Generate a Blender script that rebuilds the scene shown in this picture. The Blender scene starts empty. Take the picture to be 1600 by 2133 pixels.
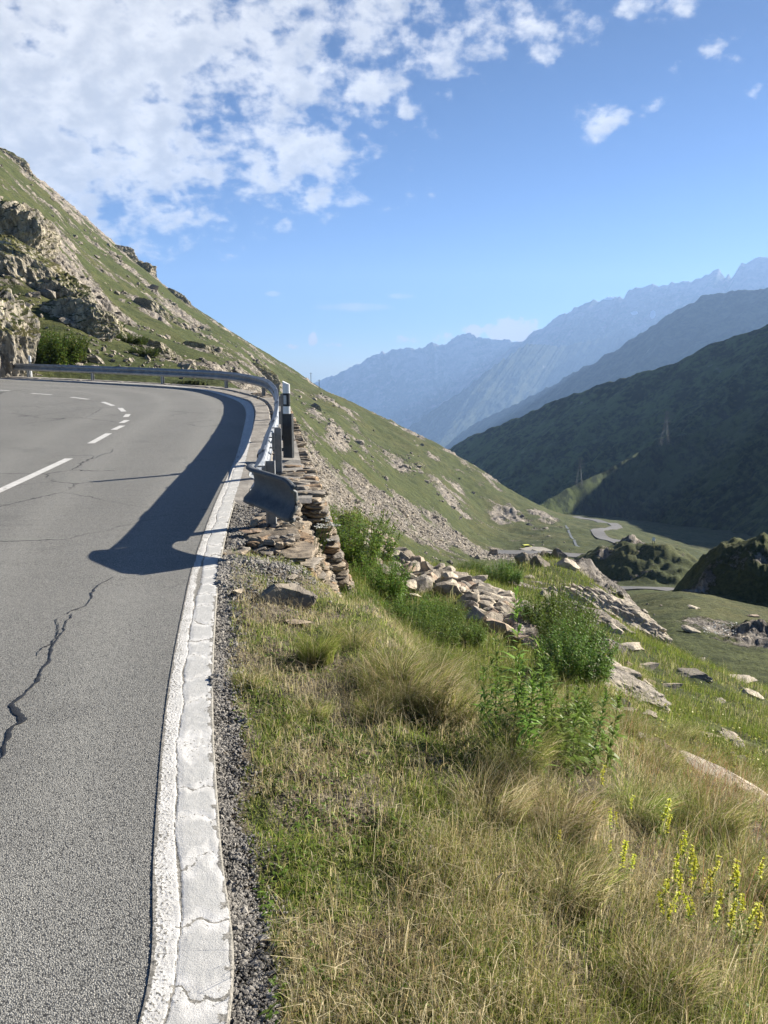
import bpy, bmesh, math, random
import numpy as np
from mathutils import Vector, Matrix, Quaternion

random.seed(7)
RNG = np.random.default_rng(11)
C = bpy.context.scene.collection
SC = bpy.context.scene

# ------------------------------------------------------------------ camera, sky, sun, exposure
EYE = 1.55
PITCH = math.radians(10.5)
FPX = 1602.0                                    # focal length in pixels of a 1600 x 2133 picture
cam = bpy.data.cameras.new('camera'); camo = bpy.data.objects.new('camera', cam); C.objects.link(camo)
camo.location = (0, 0, EYE); camo.rotation_euler = (math.pi/2 - PITCH, 0, 0)
cam.sensor_fit = 'VERTICAL'; cam.sensor_height = 36; cam.lens = 36*FPX/2133
cam.clip_start = 0.05; cam.clip_end = 60000
SC.camera = camo

SUN_AZ, SUN_EL = math.radians(58), math.radians(24.5)     # azimuth measured to the right of +Y
SUNV = Vector((math.sin(SUN_AZ)*math.cos(SUN_EL), math.cos(SUN_AZ)*math.cos(SUN_EL), math.sin(SUN_EL)))
sl = bpy.data.lights.new('sun', 'SUN'); slo = bpy.data.objects.new('sun', sl); C.objects.link(slo)
sl.energy = 5.0; sl.angle = math.radians(0.5); sl.color = (1.0, 0.93, 0.82)
slo.rotation_euler = SUNV.to_track_quat('Z', 'Y').to_euler(); slo.location = (30, 20, 40)

SC.view_settings.view_transform = 'Standard'; SC.view_settings.look = 'None'
SC.view_settings.gamma = 1.0; SC.view_settings.exposure = 1.7
SC.view_settings.use_curve_mapping = False
SC.cycles.use_denoising = True
SC.cycles.max_bounces = 5; SC.cycles.diffuse_bounces = 2; SC.cycles.glossy_bounces = 2
SC.cycles.transmission_bounces = 3; SC.cycles.volume_bounces = 0; SC.cycles.transparent_max_bounces = 4

class NT:
    """a short hand for building node trees"""
    def __init__(s, tree): s.t = tree; s.n = tree.nodes; s.l = tree.links
    def new(s, typ, **kw):
        n = s.n.new(typ)
        for k, v in kw.items(): setattr(n, k, v)
        return n
    def put(s, sock, v):
        if hasattr(v, 'is_output'): s.l.new(v, sock)
        elif v is not None:
            if hasattr(sock.default_value, '__len__') and not hasattr(v, '__len__'): v = (v,)*len(sock.default_value)
            if hasattr(sock.default_value, '__len__') and len(sock.default_value) == 4 and len(v) == 3: v = tuple(v)+(1,)
            sock.default_value = v
    def math(s, op, a, b=None, c=None, clamp=False):
        n = s.new('ShaderNodeMath', operation=op, use_clamp=clamp)
        for i, v in enumerate((a, b, c)):
            if v is not None: s.put(n.inputs[i], v)
        return n.outputs[0]
    def vmath(s, op, a, b=None, out=0):
        n = s.new('ShaderNodeVectorMath', operation=op); s.put(n.inputs[0], a)
        if b is not None:
            if op == 'SCALE': s.put(n.inputs['Scale'], b)
            else: s.put(n.inputs[1], b)
        return n.outputs[out]
    def rng(s, v, a, b, c=0.0, d=1.0, smooth=True):
        n = s.new('ShaderNodeMapRange', interpolation_type='SMOOTHSTEP' if smooth else 'LINEAR')
        s.put(n.inputs[0], v)
        for i, q in enumerate((a, b, c, d)): s.put(n.inputs[i+1], q)
        return n.outputs[0]
    def mix(s, f, a, b, mode='MIX'):
        n = s.new('ShaderNodeMix', data_type='RGBA', blend_type=mode)
        s.put(n.inputs[0], f); s.put(n.inputs[6], a); s.put(n.inputs[7], b)
        return n.outputs[2]
    def noise(s, vec, scale, detail=4, rough=.55, dist=0, out=0):
        n = s.new('ShaderNodeTexNoise'); s.put(n.inputs['Vector'], vec); n.inputs['Scale'].default_value = scale
        n.inputs['Detail'].default_value = detail; n.inputs['Roughness'].default_value = rough; n.inputs['Distortion'].default_value = dist
        return n.outputs[out]
    def voro(s, vec, scale, feature='F1', out=0, rand=1):
        n = s.new('ShaderNodeTexVoronoi', feature=feature); s.put(n.inputs['Vector'], vec); n.inputs['Scale'].default_value = scale
        n.inputs['Randomness'].default_value = rand
        return n.outputs[out]
    def attr(s, name, out=0):
        n = s.new('ShaderNodeAttribute', attribute_name=name); return n.outputs[out]
    def bump(s, h, strength, dist, normal=None):
        n = s.new('ShaderNodeBump'); n.inputs['Strength'].default_value = strength; n.inputs['Distance'].default_value = dist
        s.put(n.inputs['Height'], h)
        if normal is not None: s.put(n.inputs['Normal'], normal)
        return n.outputs[0]

def tan_dir(px, py):
    """direction of the view ray through a pixel of the 1600 x 2133 picture"""
    u = (px-800)/FPX; v = (1066.5-py)/FPX
    return np.array((u, math.cos(PITCH)+v*math.sin(PITCH), -math.sin(PITCH)+v*math.cos(PITCH)))
def azel(px, py):
    d = tan_dir(px, py); h = math.hypot(d[0], d[1])
    return math.atan2(d[0], d[1]), d[2]/h
def P(px, py, d):
    """point at horizontal distance d"""
    a, e = azel(px, py)
    return np.array((d*math.sin(a), d*math.cos(a), EYE+e*d))
def PY(px, py, y):
    """point at forward distance y"""
    d = tan_dir(px, py); return np.array((d[0], d[1], d[2]))*(y/d[1]) + np.array((0, 0, EYE))

# ---- world: Nishita sky with a broken altocumulus sheet towards the upper left
W = bpy.data.worlds.new('World'); SC.world = W; W.use_nodes = True
T = NT(W.node_tree); T.n.clear()
sky = T.new('ShaderNodeTexSky', sky_type='NISHITA', sun_disc=False)
sky.sun_elevation = SUN_EL; sky.sun_rotation = SUN_AZ; sky.altitude = 2200; sky.air_density = 1.0; sky.dust_density = 1.0; sky.ozone_density = 5.0
tc = T.new('ShaderNodeTexCoord'); D = tc.outputs['Generated']
sep = T.new('ShaderNodeSeparateXYZ'); T.put(sep.inputs[0], D)
AZ = T.math('ARCTAN2', sep.outputs[0], sep.outputs[1]); EL = T.math('ARCSINE', sep.outputs[2])
cmb = T.new('ShaderNodeCombineXYZ'); T.put(cmb.inputs[0], AZ); T.put(cmb.inputs[1], EL); AE = cmb.outputs[0]
def blob(px, py, rx, ry, w, inner=0.2):
    a, e = azel(px, py); e = math.atan(e)
    v = T.vmath('SUBTRACT', AE, (a, e, 0)); v = T.vmath('MULTIPLY', v, (FPX/rx, FPX/ry, 0))
    r = T.vmath('LENGTH', v, out=1)
    return T.rng(r, inner, 1.0, w, 0.0)
zc = T.math('MAXIMUM', sep.outputs[2], 0.02)
pr = T.math('ADD', zc, 0.5)
cm2 = T.new('ShaderNodeCombineXYZ'); T.put(cm2.inputs[0], T.math('DIVIDE', sep.outputs[0], pr)); T.put(cm2.inputs[1], T.math('DIVIDE', sep.outputs[1], pr))
CP = cm2.outputs[0]
big = None
for b in ((60, 120, 620, 480, .74), (520, 50, 680, 290, .52), (560, 330, 340, 170, .50), (180, 330, 460, 260, .56), (780, 120, 300, 170, .46), (640, 410, 260, 70, .42),
          (1060, 30, 190, 90, .40), (920, 10, 160, 60, .35), (1215, 60, 80, 55, .44), (1130, 115, 90, 35, .33), (1020, 105, 70, 40, .34), (915, 188, 70, 30, .33), (1480, 120, 140, 50, .34),
          (1560, 180, 90, 40, .26), (1270, 245, 90, 60, .32), (1355, 215, 50, 22, .28), (1360, 0, 160, 50, .32), (390, 500, 230, 55, .30), (880, 405, 60, 30, .22), (830, 425, 60, 20, .22)):
    x = blob(*b); big = x if big is None else T.math('MAXIMUM', big, x)
n1 = T.noise(CP, 10.5, 9, .56, .1); n2 = T.noise(CP, 27.0, 7, .58, .1)
nn = T.math('MULTIPLY_ADD', T.math('ADD', T.math('MULTIPLY', n1, .55), T.math('MULTIPLY', n2, .45)), 2.5, -.75)
dens = T.math('ADD', nn, big)
cov = T.math('MULTIPLY', T.rng(dens, .72, 1.14), T.rng(big, 0.02, .14))
# thin streaks and small cumulus above the far ridge
low = None
for b in ((740, 640, 150, 16, .5), (835, 617, 50, 10, .5), (570, 612, 30, 10, .55), (960, 600, 60, 8, .3)):
    x = blob(*b); low = x if low is None else T.math('MAXIMUM', low, x)
n3 = T.noise(AE, 30, 5, .6)
covl = T.math('MULTIPLY', T.rng(T.math('ADD', T.math('MULTIPLY', n3, .8), low), .62, 1.0), T.math('MULTIPLY', T.rng(low, .02, .2), .62))
cum = None
for b in ((1065, 690, 95, 44, .62), (985, 690, 50, 28, .45), (1100, 690, 40, 34, .5), (1010, 715, 130, 22, .4), (925, 700, 40, 24, .38), (850, 708, 50, 18, .36), (652, 708, 18, 30, .55), (690, 718, 40, 10, .4), (605, 722, 40, 10, .32)):
    x = blob(*b, .15); cum = x if cum is None else T.math('MAXIMUM', cum, x)
n4 = T.noise(AE, 75, 4, .55)
covc = T.math('MULTIPLY', T.rng(T.math('ADD', n4, cum), .72, .94), T.math('MULTIPLY', T.rng(cum, .02, .2), .95))
# cloud body: bright where thin or sun facing, blue grey in the thick middle
n5 = T.noise(T.vmath('ADD', CP, (0.018, 0.012, 0)), 10.5, 9, .56, .1)
thick = T.rng(T.math('ADD', T.math('SUBTRACT', n1, n5), T.math('MULTIPLY', T.math('SUBTRACT', dens, 1.02), .35)), -.14, .26)
ccol = T.mix(thick, (6.1, 6.0, 5.9), (4.0, 4.05, 4.2))
hs = T.new('ShaderNodeHueSaturation'); hs.inputs['Saturation'].default_value = 1.22; hs.inputs['Hue'].default_value = .508; T.put(hs.inputs['Value'], T.rng(EL, .0, .36, .92, .45, False)); T.put(hs.inputs['Color'], sky.outputs[0]); skyc = T.mix(cov, hs.outputs[0], ccol); 
skyc = T.mix(covl, skyc, (4.6, 4.8, 5.1)); skyc = T.mix(covc, skyc, (5.4, 5.2, 5.0))
bg = T.new('ShaderNodeBackground'); T.put(bg.inputs[0], skyc); bg.inputs[1].default_value = 0.05
wo = T.new('ShaderNodeOutputWorld'); T.l.new(bg.outputs[0], wo.inputs[0])

# ------------------------------------------------------------------ helpers
def h01(ix, iy, iz, seed):
    n = (ix.astype(np.int64)*374761393 + iy.astype(np.int64)*668265263 + iz.astype(np.int64)*2147483647 + seed*974711) & 0xffffffff
    n = ((n ^ (n >> 13))*1274126177) & 0xffffffff
    n = (n ^ (n >> 16)) & 0xffffffff
    return n
def perlin2(x, y, seed=0):
    x = np.asarray(x, float); y = np.asarray(y, float)
    ix = np.floor(x).astype(np.int64); iy = np.floor(y).astype(np.int64); fx = x-ix; fy = y-iy
    z0 = np.zeros_like(ix)
    def g(i, j, dx, dy):
        a = h01(i, j, z0, seed)*(2*math.pi/4294967296.0); return np.cos(a)*dx + np.sin(a)*dy
    u = fx*fx*fx*(fx*(fx*6-15)+10); v = fy*fy*fy*(fy*(fy*6-15)+10)
    a = g(ix, iy, fx, fy)*(1-u)+g(ix+1, iy, fx-1, fy)*u
    b = g(ix, iy+1, fx, fy-1)*(1-u)+g(ix+1, iy+1, fx-1, fy-1)*u
    return (a*(1-v)+b*v)*1.4
def fbm(x, y, o=4, seed=0, gain=.5, lac=2.03):
    s = 0; a = 1; f = 1
    for i in range(o): s = s+a*perlin2(x*f, y*f, seed+i*17); a *= gain; f *= lac
    return s
def ridged(x, y, o=4, seed=0, gain=.5):
    s = 0; a = 1; f = 1
    for i in range(o): s = s+a*(1-np.abs(perlin2(x*f, y*f, seed+i*13))*1.8); a *= gain; f *= 2.07
    return s/1.9
def sstep(a, b, x):
    t = np.clip((x-a)/(b-a), 0, 1); return t*t*(3-2*t)

def mesh_np(name, v, faces, mats=(), attrs=None, smooth=False, uv=None):
    """v (N,3); faces: list of (M,k) integer arrays"""
    m = bpy.data.meshes.new(name); v = np.asarray(v, np.float32)
    m.vertices.add(len(v)); m.vertices.foreach_set('co', v.ravel())
    idx = np.concatenate([np.asarray(f, np.int32).ravel() for f in faces])
    tot = np.concatenate([np.full(len(f), f.shape[1], np.int32) for f in faces])
    m.loops.add(len(idx)); m.loops.foreach_set('vertex_index', idx)
    m.polygons.add(len(tot)); st = np.zeros(len(tot), np.int32); st[1:] = np.cumsum(tot)[:-1]
    m.polygons.foreach_set('loop_start', st); m.polygons.foreach_set('loop_total', tot)
    m.polygons.foreach_set('use_smooth', np.full(len(tot), smooth, bool))
    for k, a in (attrs or {}).items():
        a = np.asarray(a, np.float32)
        if a.ndim == 1:
            at = m.attributes.new(k, 'FLOAT', 'POINT'); at.data.foreach_set('value', a)
        else:
            if a.shape[1] == 3: a = np.concatenate([a, np.ones((len(a), 1), np.float32)], 1)
            at = m.attributes.new(k, 'FLOAT_COLOR', 'POINT'); at.data.foreach_set('color', a.ravel())
    for q in mats: m.materials.append(q)
    m.update(calc_edges=True)
    return m
def link(name, m, parent=None, loc=None):
    o = bpy.data.objects.new(name, m); C.objects.link(o)
    if parent is not None: o.parent = parent
    if loc is not None: o.location = loc
    return o
def tag(o, label=None, cat=None, group=None, kind=None):
    if label: o['label'] = label
    if cat: o['category'] = cat
    if group: o['group'] = group
    if kind: o['kind'] = kind
    return o
def empty(name, loc=(0, 0, 0), rz=0):
    o = bpy.data.objects.new(name, None); C.objects.link(o); o.location = loc; o.rotation_euler = (0, 0, rz); o.empty_display_size = .2
    return o
def grid_faces(nr, nc, close=False):
    i = np.arange(nr-1)[:, None]; j = np.arange(nc if close else nc-1)[None, :]; j2 = (j+1) % nc
    return np.stack([i*nc+j, i*nc+j2, (i+1)*nc+j2, (i+1)*nc+j], -1).reshape(-1, 4)

class MB:
    """collects small shapes into one mesh"""
    def __init__(s): s.v = []; s.q = []; s.t = []; s.n = 0
    def add(s, v, quads=None, tris=None):
        v = np.asarray(v, float)
        if quads is not None and len(quads): s.q.append(np.asarray(quads)+s.n)
        if tris is not None and len(tris): s.t.append(np.asarray(tris)+s.n)
        s.v.append(v); s.n += len(v)
    def box(s, c, size, rot=None, jit=0, taper=1):
        x, y, z = np.asarray(size)/2
        v = np.array([[-x, -y, -z], [x, -y, -z], [x, y, -z], [-x, y, -z], [-x*taper, -y*taper, z], [x*taper, -y*taper, z], [x*taper, y*taper, z], [-x*taper, y*taper, z]])
        if jit: v += RNG.uniform(-jit, jit, v.shape)*np.array([x, y, z])*2
        if rot is not None: v = v @ np.array(rot).T
        s.add(v+np.asarray(c), [[0, 3, 2, 1], [4, 5, 6, 7], [0, 1, 5, 4], [1, 2, 6, 5], [2, 3, 7, 6], [3, 0, 4, 7]])
    def stone(s, c, size, rot=None, jit=0, seed=None):
        v0, f0 = STONES[RNG.integers(0, len(STONES))]; v = v0*np.asarray(size)*.56
        if rot is not None: v = v @ np.array(rot).T
        s.add(v+np.asarray(c), None, f0); s.tint = getattr(s, 'tint', []); g = RNG.uniform(.6, 1.35); w = RNG.uniform(0, 1)
        s.tint.append(np.tile(np.array((1.05, .99, .88))*g if w < .6 else (np.array((.95, .97, .98))*g if w < .88 else np.array((1.12, .9, .68))*g), (len(v0), 1)))
    def tube(s, pts, r, n=6, cap=True):
        pts = np.asarray(pts, float); k = len(pts); r = np.broadcast_to(np.asarray(r, float), (k,))
        tg = np.gradient(pts, axis=0); tg /= np.linalg.norm(tg, axis=1)[:, None]+1e-9
        up = np.array([0, 0, 1.]) if abs(tg[0][2]) < .9 else np.array([1., 0, 0])
        a = np.cross(tg, up); a /= np.linalg.norm(a, axis=1)[:, None]+1e-9; b = np.cross(a, tg)
        th = np.arange(n)*2*math.pi/n
        v = pts[:, None]+r[:, None, None]*(np.cos(th)[None, :, None]*a[:, None]+np.sin(th)[None, :, None]*b[:, None])
        s.add(v.reshape(-1, 3), grid_faces(k, n, True))
        if cap:
            o = s.n-k*n
            for base in (o, o+(k-1)*n):
                for i in range(1, n-1): s.t.append(np.array([[base, base+i, base+i+1]]))
    def mesh(s, name, mats, smooth=False, attrs=None):
        f = []
        if s.q: f.append(np.concatenate(s.q))
        if s.t: f.append(np.concatenate(s.t))
        return mesh_np(name, np.concatenate(s.v), f, mats, attrs, smooth)
    def build(s, name, mat, parent=None, smooth=False, bevel=0):
        o = link(name, s.mesh(name, [mat], smooth), parent)
        if bevel:
            b = o.modifiers.new('bevel', 'BEVEL'); b.width = bevel; b.segments = 2; b.limit_method = 'ANGLE'
        return o

def _stone_templates(k):
    out = []; bm = bmesh.new(); bmesh.ops.create_icosphere(bm, subdivisions=3, radius=1)
    v0 = np.array([x.co[:] for x in bm.verts]); f = np.array([[q.index for q in p.verts] for p in bm.faces]); bm.free()
    for i in range(k):
        r = np.random.default_rng(900+i); v = v0/np.abs(v0).max(1)[:, None]**r.uniform(.72, .92)
        for _ in range(5):
            n = r.normal(size=3); n[2] *= .5; n /= np.linalg.norm(n); v = v-np.maximum(0, v @ n-r.uniform(.85, 1.1))[:, None]*n
        v = v*(1+.10*fbm(v[:, 0]*2+i*3, v[:, 1]*2+v[:, 2], 4, i))[:, None]; v[:, 2] += .10*fbm(v[:, 0]*1.5, v[:, 1]*1.5+i, 2, i+40); out.append((v, f))
    return out
STONES = _stone_templates(9)

def mat(name):
    m = bpy.data.materials.new(name); m.use_nodes = True; t = NT(m.node_tree); t.n.clear()
    o = t.new('ShaderNodeOutputMaterial'); return m, t, o
def pbsdf(t, o, col, rough=.8, normal=None, metal=0, spec=.3):
    b = t.new('ShaderNodeBsdfPrincipled'); t.put(b.inputs['Base Color'], col); t.put(b.inputs['Roughness'], rough)
    t.put(b.inputs['Metallic'], metal); b.inputs['Specular IOR Level'].default_value = spec
    if normal is not None: t.put(b.inputs['Normal'], normal)
    t.l.new(b.outputs[0], o.inputs[0]); return b
def world_pos(t): return t.new('ShaderNodeNewGeometry').outputs['Position']

# ------------------------------------------------------------------ materials
def rock_color(t, p, k=1.0, joint=.75):
    """grey to tan gneiss, with streaks, lichen and dark joints"""
    st = t.vmath('MULTIPLY', p, (1.0, .5, 1.9))
    a = t.noise(st, .9*k, 6, .62, .4); b = t.noise(p, 6.0*k, 5, .65); c = t.noise(p, .25*k, 3)
    col = t.mix(t.rng(a, .35, .66), (.175, .16, .145), (.37, .325, .265))
    col = t.mix(t.rng(c, .45, .65), col, t.mix(.4, col, (.33, .29, .235)))
    col = t.mix(t.rng(b, .56, .74), col, (.44, .41, .36))
    lich = t.noise(p, 2.3*k, 5, .7)
    col = t.mix(t.math('MULTIPLY', t.rng(lich, .6, .7), .45), col, (.26, .27, .16))
    jd = t.math('ABSOLUTE', t.math('SUBTRACT', t.noise(t.vmath('MULTIPLY', p, (1.5, .6, .8)), 1.5*k, 6, .68, .6), .5))
    col = t.mix(t.rng(jd, 0.0, .02, joint, 0.0), col, (.07, .062, .055))
    h = t.math('ADD', t.math('MULTIPLY', a, .8), t.math('ADD', t.math('MULTIPLY', b, .25), t.math('MULTIPLY', t.rng(jd, 0, .05), .3)))
    return col, h

def m_rock(name, k=1.0, tint=(1, 1, 1), dist=.06, obj=True, joint=.75, rust=.45):
    m, t, o = mat(name)
    if obj:
        oi = t.new('ShaderNodeObjectInfo'); tcn = t.new('ShaderNodeTexCoord')
        p = t.vmath('ADD', world_pos(t), t.vmath('SCALE', (1.7, 2.3, 3.1), t.math('MULTIPLY', oi.outputs['Random'], 20)))
    else: p = world_pos(t)
    col, h = rock_color(t, p, k, joint)
    col = t.mix(1.0, col, tint, 'MULTIPLY')
    if obj:
        v = t.rng(oi.outputs['Random'], 0, 1, .72, 1.18, False)
        vc = t.new('ShaderNodeCombineColor'); [t.put(vc.inputs[i], v) for i in range(3)]
        col = t.mix(1.0, col, vc.outputs[0], 'MULTIPLY')
        col = t.mix(t.math('MULTIPLY', t.rng(t.math('FRACT', t.math('MULTIPLY', oi.outputs['Random'], 7.3)), .75, .95), rust), col, (.34, .20, .12))
    pbsdf(t, o, col, .88, t.bump(h, .9, dist)); return m
ROCK = m_rock('gneiss', 2.2, (1.15, 1.1, 1.0), .03, True, .3)
ROCK_PALE = m_rock('pale_gneiss', 3.0, (1.5, 1.46, 1.34), .03, True, .25)
ROCK_FAR = m_rock('grey_cliff_rock', .8, (1.15, 1.13, 1.06), .2, True, .55, 0)
def m_wall():
    m, t, o = mat('wall_stone'); p = world_pos(t); c = t.attr('tint', 0)
    a = t.noise(t.vmath('MULTIPLY', p, (5, 5, 46)), 1.5, 7, .7, .5); b = t.noise(p, 24, 5, .7); l = t.noise(p, 3.2, 4, .7)
    col = t.mix(t.rng(a, .35, .68), (.14, .12, .10), (.36, .31, .25)); col = t.mix(1.0, col, c, 'MULTIPLY')
    col = t.mix(t.rng(b, .58, .75, 0, .6), col, (.46, .42, .36)); col = t.mix(t.rng(l, .6, .72, 0, .5), col, (.24, .24, .13))
    pbsdf(t, o, col, .9, t.bump(t.math('ADD', a, t.math('MULTIPLY', b, .4)), .9, .015)); return m
ROCK_WALL = m_wall()

def m_cliff():
    m, t, o = mat('cliff_with_ledges'); p = world_pos(t); g = t.new('ShaderNodeNewGeometry')
    sn = t.new('ShaderNodeSeparateXYZ'); t.put(sn.inputs[0], g.outputs['Normal'])
    col, h = rock_color(t, t.vmath('MULTIPLY', p, (1.2, 1.2, .6)), .9, .6); col = t.mix(1.0, col, (1.3, 1.3, 1.22), 'MULTIPLY')
    a = t.noise(p, .5, 5, .7); b = t.noise(p, 2.5, 5, .7)
    gr = t.mix(t.rng(b, .35, .65), (.03, .045, .012), (.13, .125, .045)); gr = t.mix(t.rng(a, .48, .64, 0, .75), gr, (.12, .105, .045))
    f = t.rng(t.math('ADD', sn.outputs[2], t.math('MULTIPLY', t.math('SUBTRACT', t.math('ADD', t.math('MULTIPLY', a, .6), t.math('MULTIPLY', b, .4)), .5), 1.9)), .38, .52)
    pbsdf(t, o, t.mix(f, col, gr), .92, t.bump(h, 1.0, .18), spec=.15); return m
CLIFF = m_cliff()

def m_terrain():
    m, t, o = mat('alpine_ground'); p = world_pos(t)
    rockm = t.attr('rock', 2); scree = t.attr('scree', 2); soil = t.attr('soil', 2)
    g1 = t.noise(p, .045, 4, .6); g2 = t.noise(p, .35, 5, .65); g3 = t.noise(p, 2.6, 5, .7); g4 = t.noise(p, 18, 4, .7)
    g = t.math('ADD', t.math('ADD', t.math('MULTIPLY', g2, .35), t.math('MULTIPLY', g3, .4)), t.math('MULTIPLY', g4, .25))
    green = t.mix(t.rng(g, .36, .64), (.021, .029, .011), (.092, .106, .036))
    brown = t.mix(t.rng(g3, .35, .65), (.065, .056, .024), (.155, .135, .058))
    grass = t.mix(t.rng(t.math('ADD', t.math('MULTIPLY', g1, .6), t.math('MULTIPLY', g2, .4)), .46, .68, 0, .55), green, brown)
    grass = t.mix(t.math('MULTIPLY', t.rng(g3, .62, .75), .3), grass, (.14, .14, .05))
    grass = t.mix(t.rng(t.noise(p, .7, 6, .72), .56, .66, 0, .7), grass, (.026, .040, .012))
    rc, rh = rock_color(t, p, .62)
    rm = t.rng(t.math('ADD', rockm, t.math('MULTIPLY', t.math('SUBTRACT', t.noise(p, 1.5, 5, .7), .5), .9)), .42, .58)
    sc1 = t.voro(p, 1.6, 'F1', 1); sc = t.mix(.75, (.24, .215, .19), sc1, 'MULTIPLY')
    scl = t.new('ShaderNodeSeparateColor'); t.put(scl.inputs[0], sc1)
    sc = t.mix(scl.outputs[0], (.10, .09, .08), (.33, .295, .255))
    sm = t.rng(t.math('ADD', scree, t.math('MULTIPLY', t.math('SUBTRACT', t.noise(p, .6, 5, .7), .5), .8)), .4, .6)
    so = t.mix(t.rng(g4, .35, .65), (.06, .05, .038), (.17, .145, .11))
    som = t.rng(t.math('ADD', soil, t.math('MULTIPLY', t.math('SUBTRACT', t.noise(p, 5, 4, .7), .5), .7)), .4, .6)
    col = t.mix(sm, grass, sc); col = t.mix(rm, col, rc); col = t.mix(som, col, so)
    hg = t.math('ADD', t.math('MULTIPLY', g3, .5), t.math('MULTIPLY', g4, .12))
    nb = t.bump(t.math('ADD', t.math('MULTIPLY', rm, t.math('MULTIPLY', rh, 1.1)), hg), .9, .35)
    pbsdf(t, o, col, .95, nb, spec=.1); return m
TERRAIN = m_terrain()

def m_mountain(name, g_lo, g_hi, rockamt, sc=1.0):
    m, t, o = mat(name); p = world_pos(t)
    a = t.noise(p, .012*sc, 7, .65); b = t.noise(p, .05*sc, 6, .7); hgt = t.attr('rock', 2)
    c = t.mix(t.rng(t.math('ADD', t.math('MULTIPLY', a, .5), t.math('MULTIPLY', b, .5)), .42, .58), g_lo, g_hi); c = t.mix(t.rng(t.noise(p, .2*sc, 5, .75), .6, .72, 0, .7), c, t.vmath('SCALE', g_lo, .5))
    r = t.mix(t.rng(a, .4, .62), (.13, .12, .11), (.30, .28, .25))
    f = t.rng(t.math('ADD', hgt, t.math('MULTIPLY', t.math('SUBTRACT', a, .5), 1.3)), .55-rockamt, .75-rockamt)
    col = t.mix(f, c, r); sn = t.attr('snow', 2)
    col = t.mix(t.rng(t.math('ADD', sn, t.math('MULTIPLY', t.math('SUBTRACT', b, .5), .5)), .48, .56), col, (.75, .78, .82))
    pbsdf(t, o, col, .95, t.bump(t.math('ADD', a, t.math('MULTIPLY', b, .35)), .8, 6.0/sc), spec=.1); return m

def m_asphalt():  # wheel tracks are polished a little paler
    m, t, o = mat('worn_asphalt'); p = world_pos(t)
    v = t.voro(p, 210, 'F1', 1); d = t.voro(p, 210, 'F1', 0)
    sp = t.new('ShaderNodeSeparateColor'); t.put(sp.inputs[0], v)
    big = t.noise(p, .55, 5, .6); med = t.noise(p, 5, 4, .65); fine = t.noise(p, 60, 3, .7)
    base = t.mix(t.rng(big, .3, .7), (.178, .174, .156), (.24, .235, .212))
    base = t.mix(t.rng(med, .55, .75, 0, .35), base, (.27, .26, .235))
    tk = t.attr('track', 2); base = t.mix(t.math('MULTIPLY', tk, .75), base, (.315, .308, .275)); base = t.mix(t.rng(t.noise(p, 1.1, 6, .7), .54, .7, 0, .6), base, (.10, .098, .09))
    st = t.mix(t.rng(sp.outputs[0], 0, 1), (.075, .074, .068), (.36, .352, .318))
    st = t.mix(t.rng(sp.outputs[1], .86, .97), st, (.55, .52, .45))
    col = t.mix(.5, base, st)
    col = t.mix(t.rng(d, .5, .85), col, (.03, .03, .03))
    # hair cracks, only in patches
    wv = t.vmath('ADD', p, t.vmath('SCALE', t.noise(p, 3.0, 4, .6, out=1), .28))
    cr = t.voro(wv, .55, 'DISTANCE_TO_EDGE'); cz = t.rng(t.noise(p, .33, 2), .52, .6)
    col = t.mix(t.math('MULTIPLY', t.rng(cr, .003, .009, 1, 0), cz), col, (.03, .03, .03))
    h = t.math('ADD', t.rng(d, 0, .7, 1, 0), t.math('MULTIPLY', fine, .4))
    pbsdf(t, o, col, t.rng(fine, .3, .7, .62, .85), t.bump(h, .5, .004), spec=.35); return m
ASPHALT = m_asphalt()

def m_paint():
    m, t, o = mat('worn_road_paint'); p = world_pos(t)
    w = t.attr('paint', 2); g = t.attr('grey', 2)
    f = t.noise(p, 190, 4, .75); v = t.voro(p, 150, 'F1', 1); sp = t.new('ShaderNodeSeparateColor'); t.put(sp.inputs[0], v)
    white = t.mix(t.rng(t.noise(p, 9, 5, .7), .3, .7), (.50, .49, .46), (.66, .645, .61))
    white = t.mix(t.rng(t.noise(p, 3.5, 6, .75), .55, .75, 0, .45), white, (.33, .32, .295)); white = t.mix(t.math('MULTIPLY', g, t.rng(t.noise(p, 22, 5, .7), .25, .7, .55, 1)), white, (.45, .445, .42))
    under = t.mix(sp.outputs[0], (.12, .115, .10), (.34, .32, .28))
    k = t.rng(t.math('ADD', w, t.math('MULTIPLY', t.math('SUBTRACT', f, .5), .9)), .42, .56)
    col = t.mix(k, under, white)
    pbsdf(t, o, col, .75, t.bump(t.math('ADD', f, t.math('MULTIPLY', k, .6)), .6, .004), spec=.25); return m
PAINT = m_paint()

def m_simple(name, c0, c1, scale=8, rough=.7, metal=0, bd=.004, bs=.4, spec=.3):
    m, t, o = mat(name); tcn = t.new('ShaderNodeTexCoord').outputs['Object']
    n = t.noise(tcn, scale, 5, .65); n2 = t.noise(tcn, scale*9, 3, .7)
    col = t.mix(t.rng(t.math('ADD', t.math('MULTIPLY', n, .7), t.math('MULTIPLY', n2, .3)), .35, .65), c0, c1)
    pbsdf(t, o, col, t.rng(n, .3, .7, max(0, rough-.08), min(1, rough+.08)), t.bump(n2, bs, bd), metal, spec); return m
ZINC = m_simple('galvanised_steel', (.20, .215, .23), (.36, .38, .40), 5, .5, .45, .002, .25, .5)
ZINC_OLD_SHADED = m_simple('weathered_shade_dark_terminal', (.06, .066, .07), (.125, .132, .136), 7, .6, .2, .003, .4, .5)  # base colour lowered to carry the shade on the end piece
POSTM = m_simple('dull_zinc_post', (.20, .21, .22), (.30, .31, .32), 12, .6, .5, .001, .2, .4)
BLACKP = m_simple('black_plastic', (.022, .026, .03), (.045, .05, .055), 14, .5)
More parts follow.
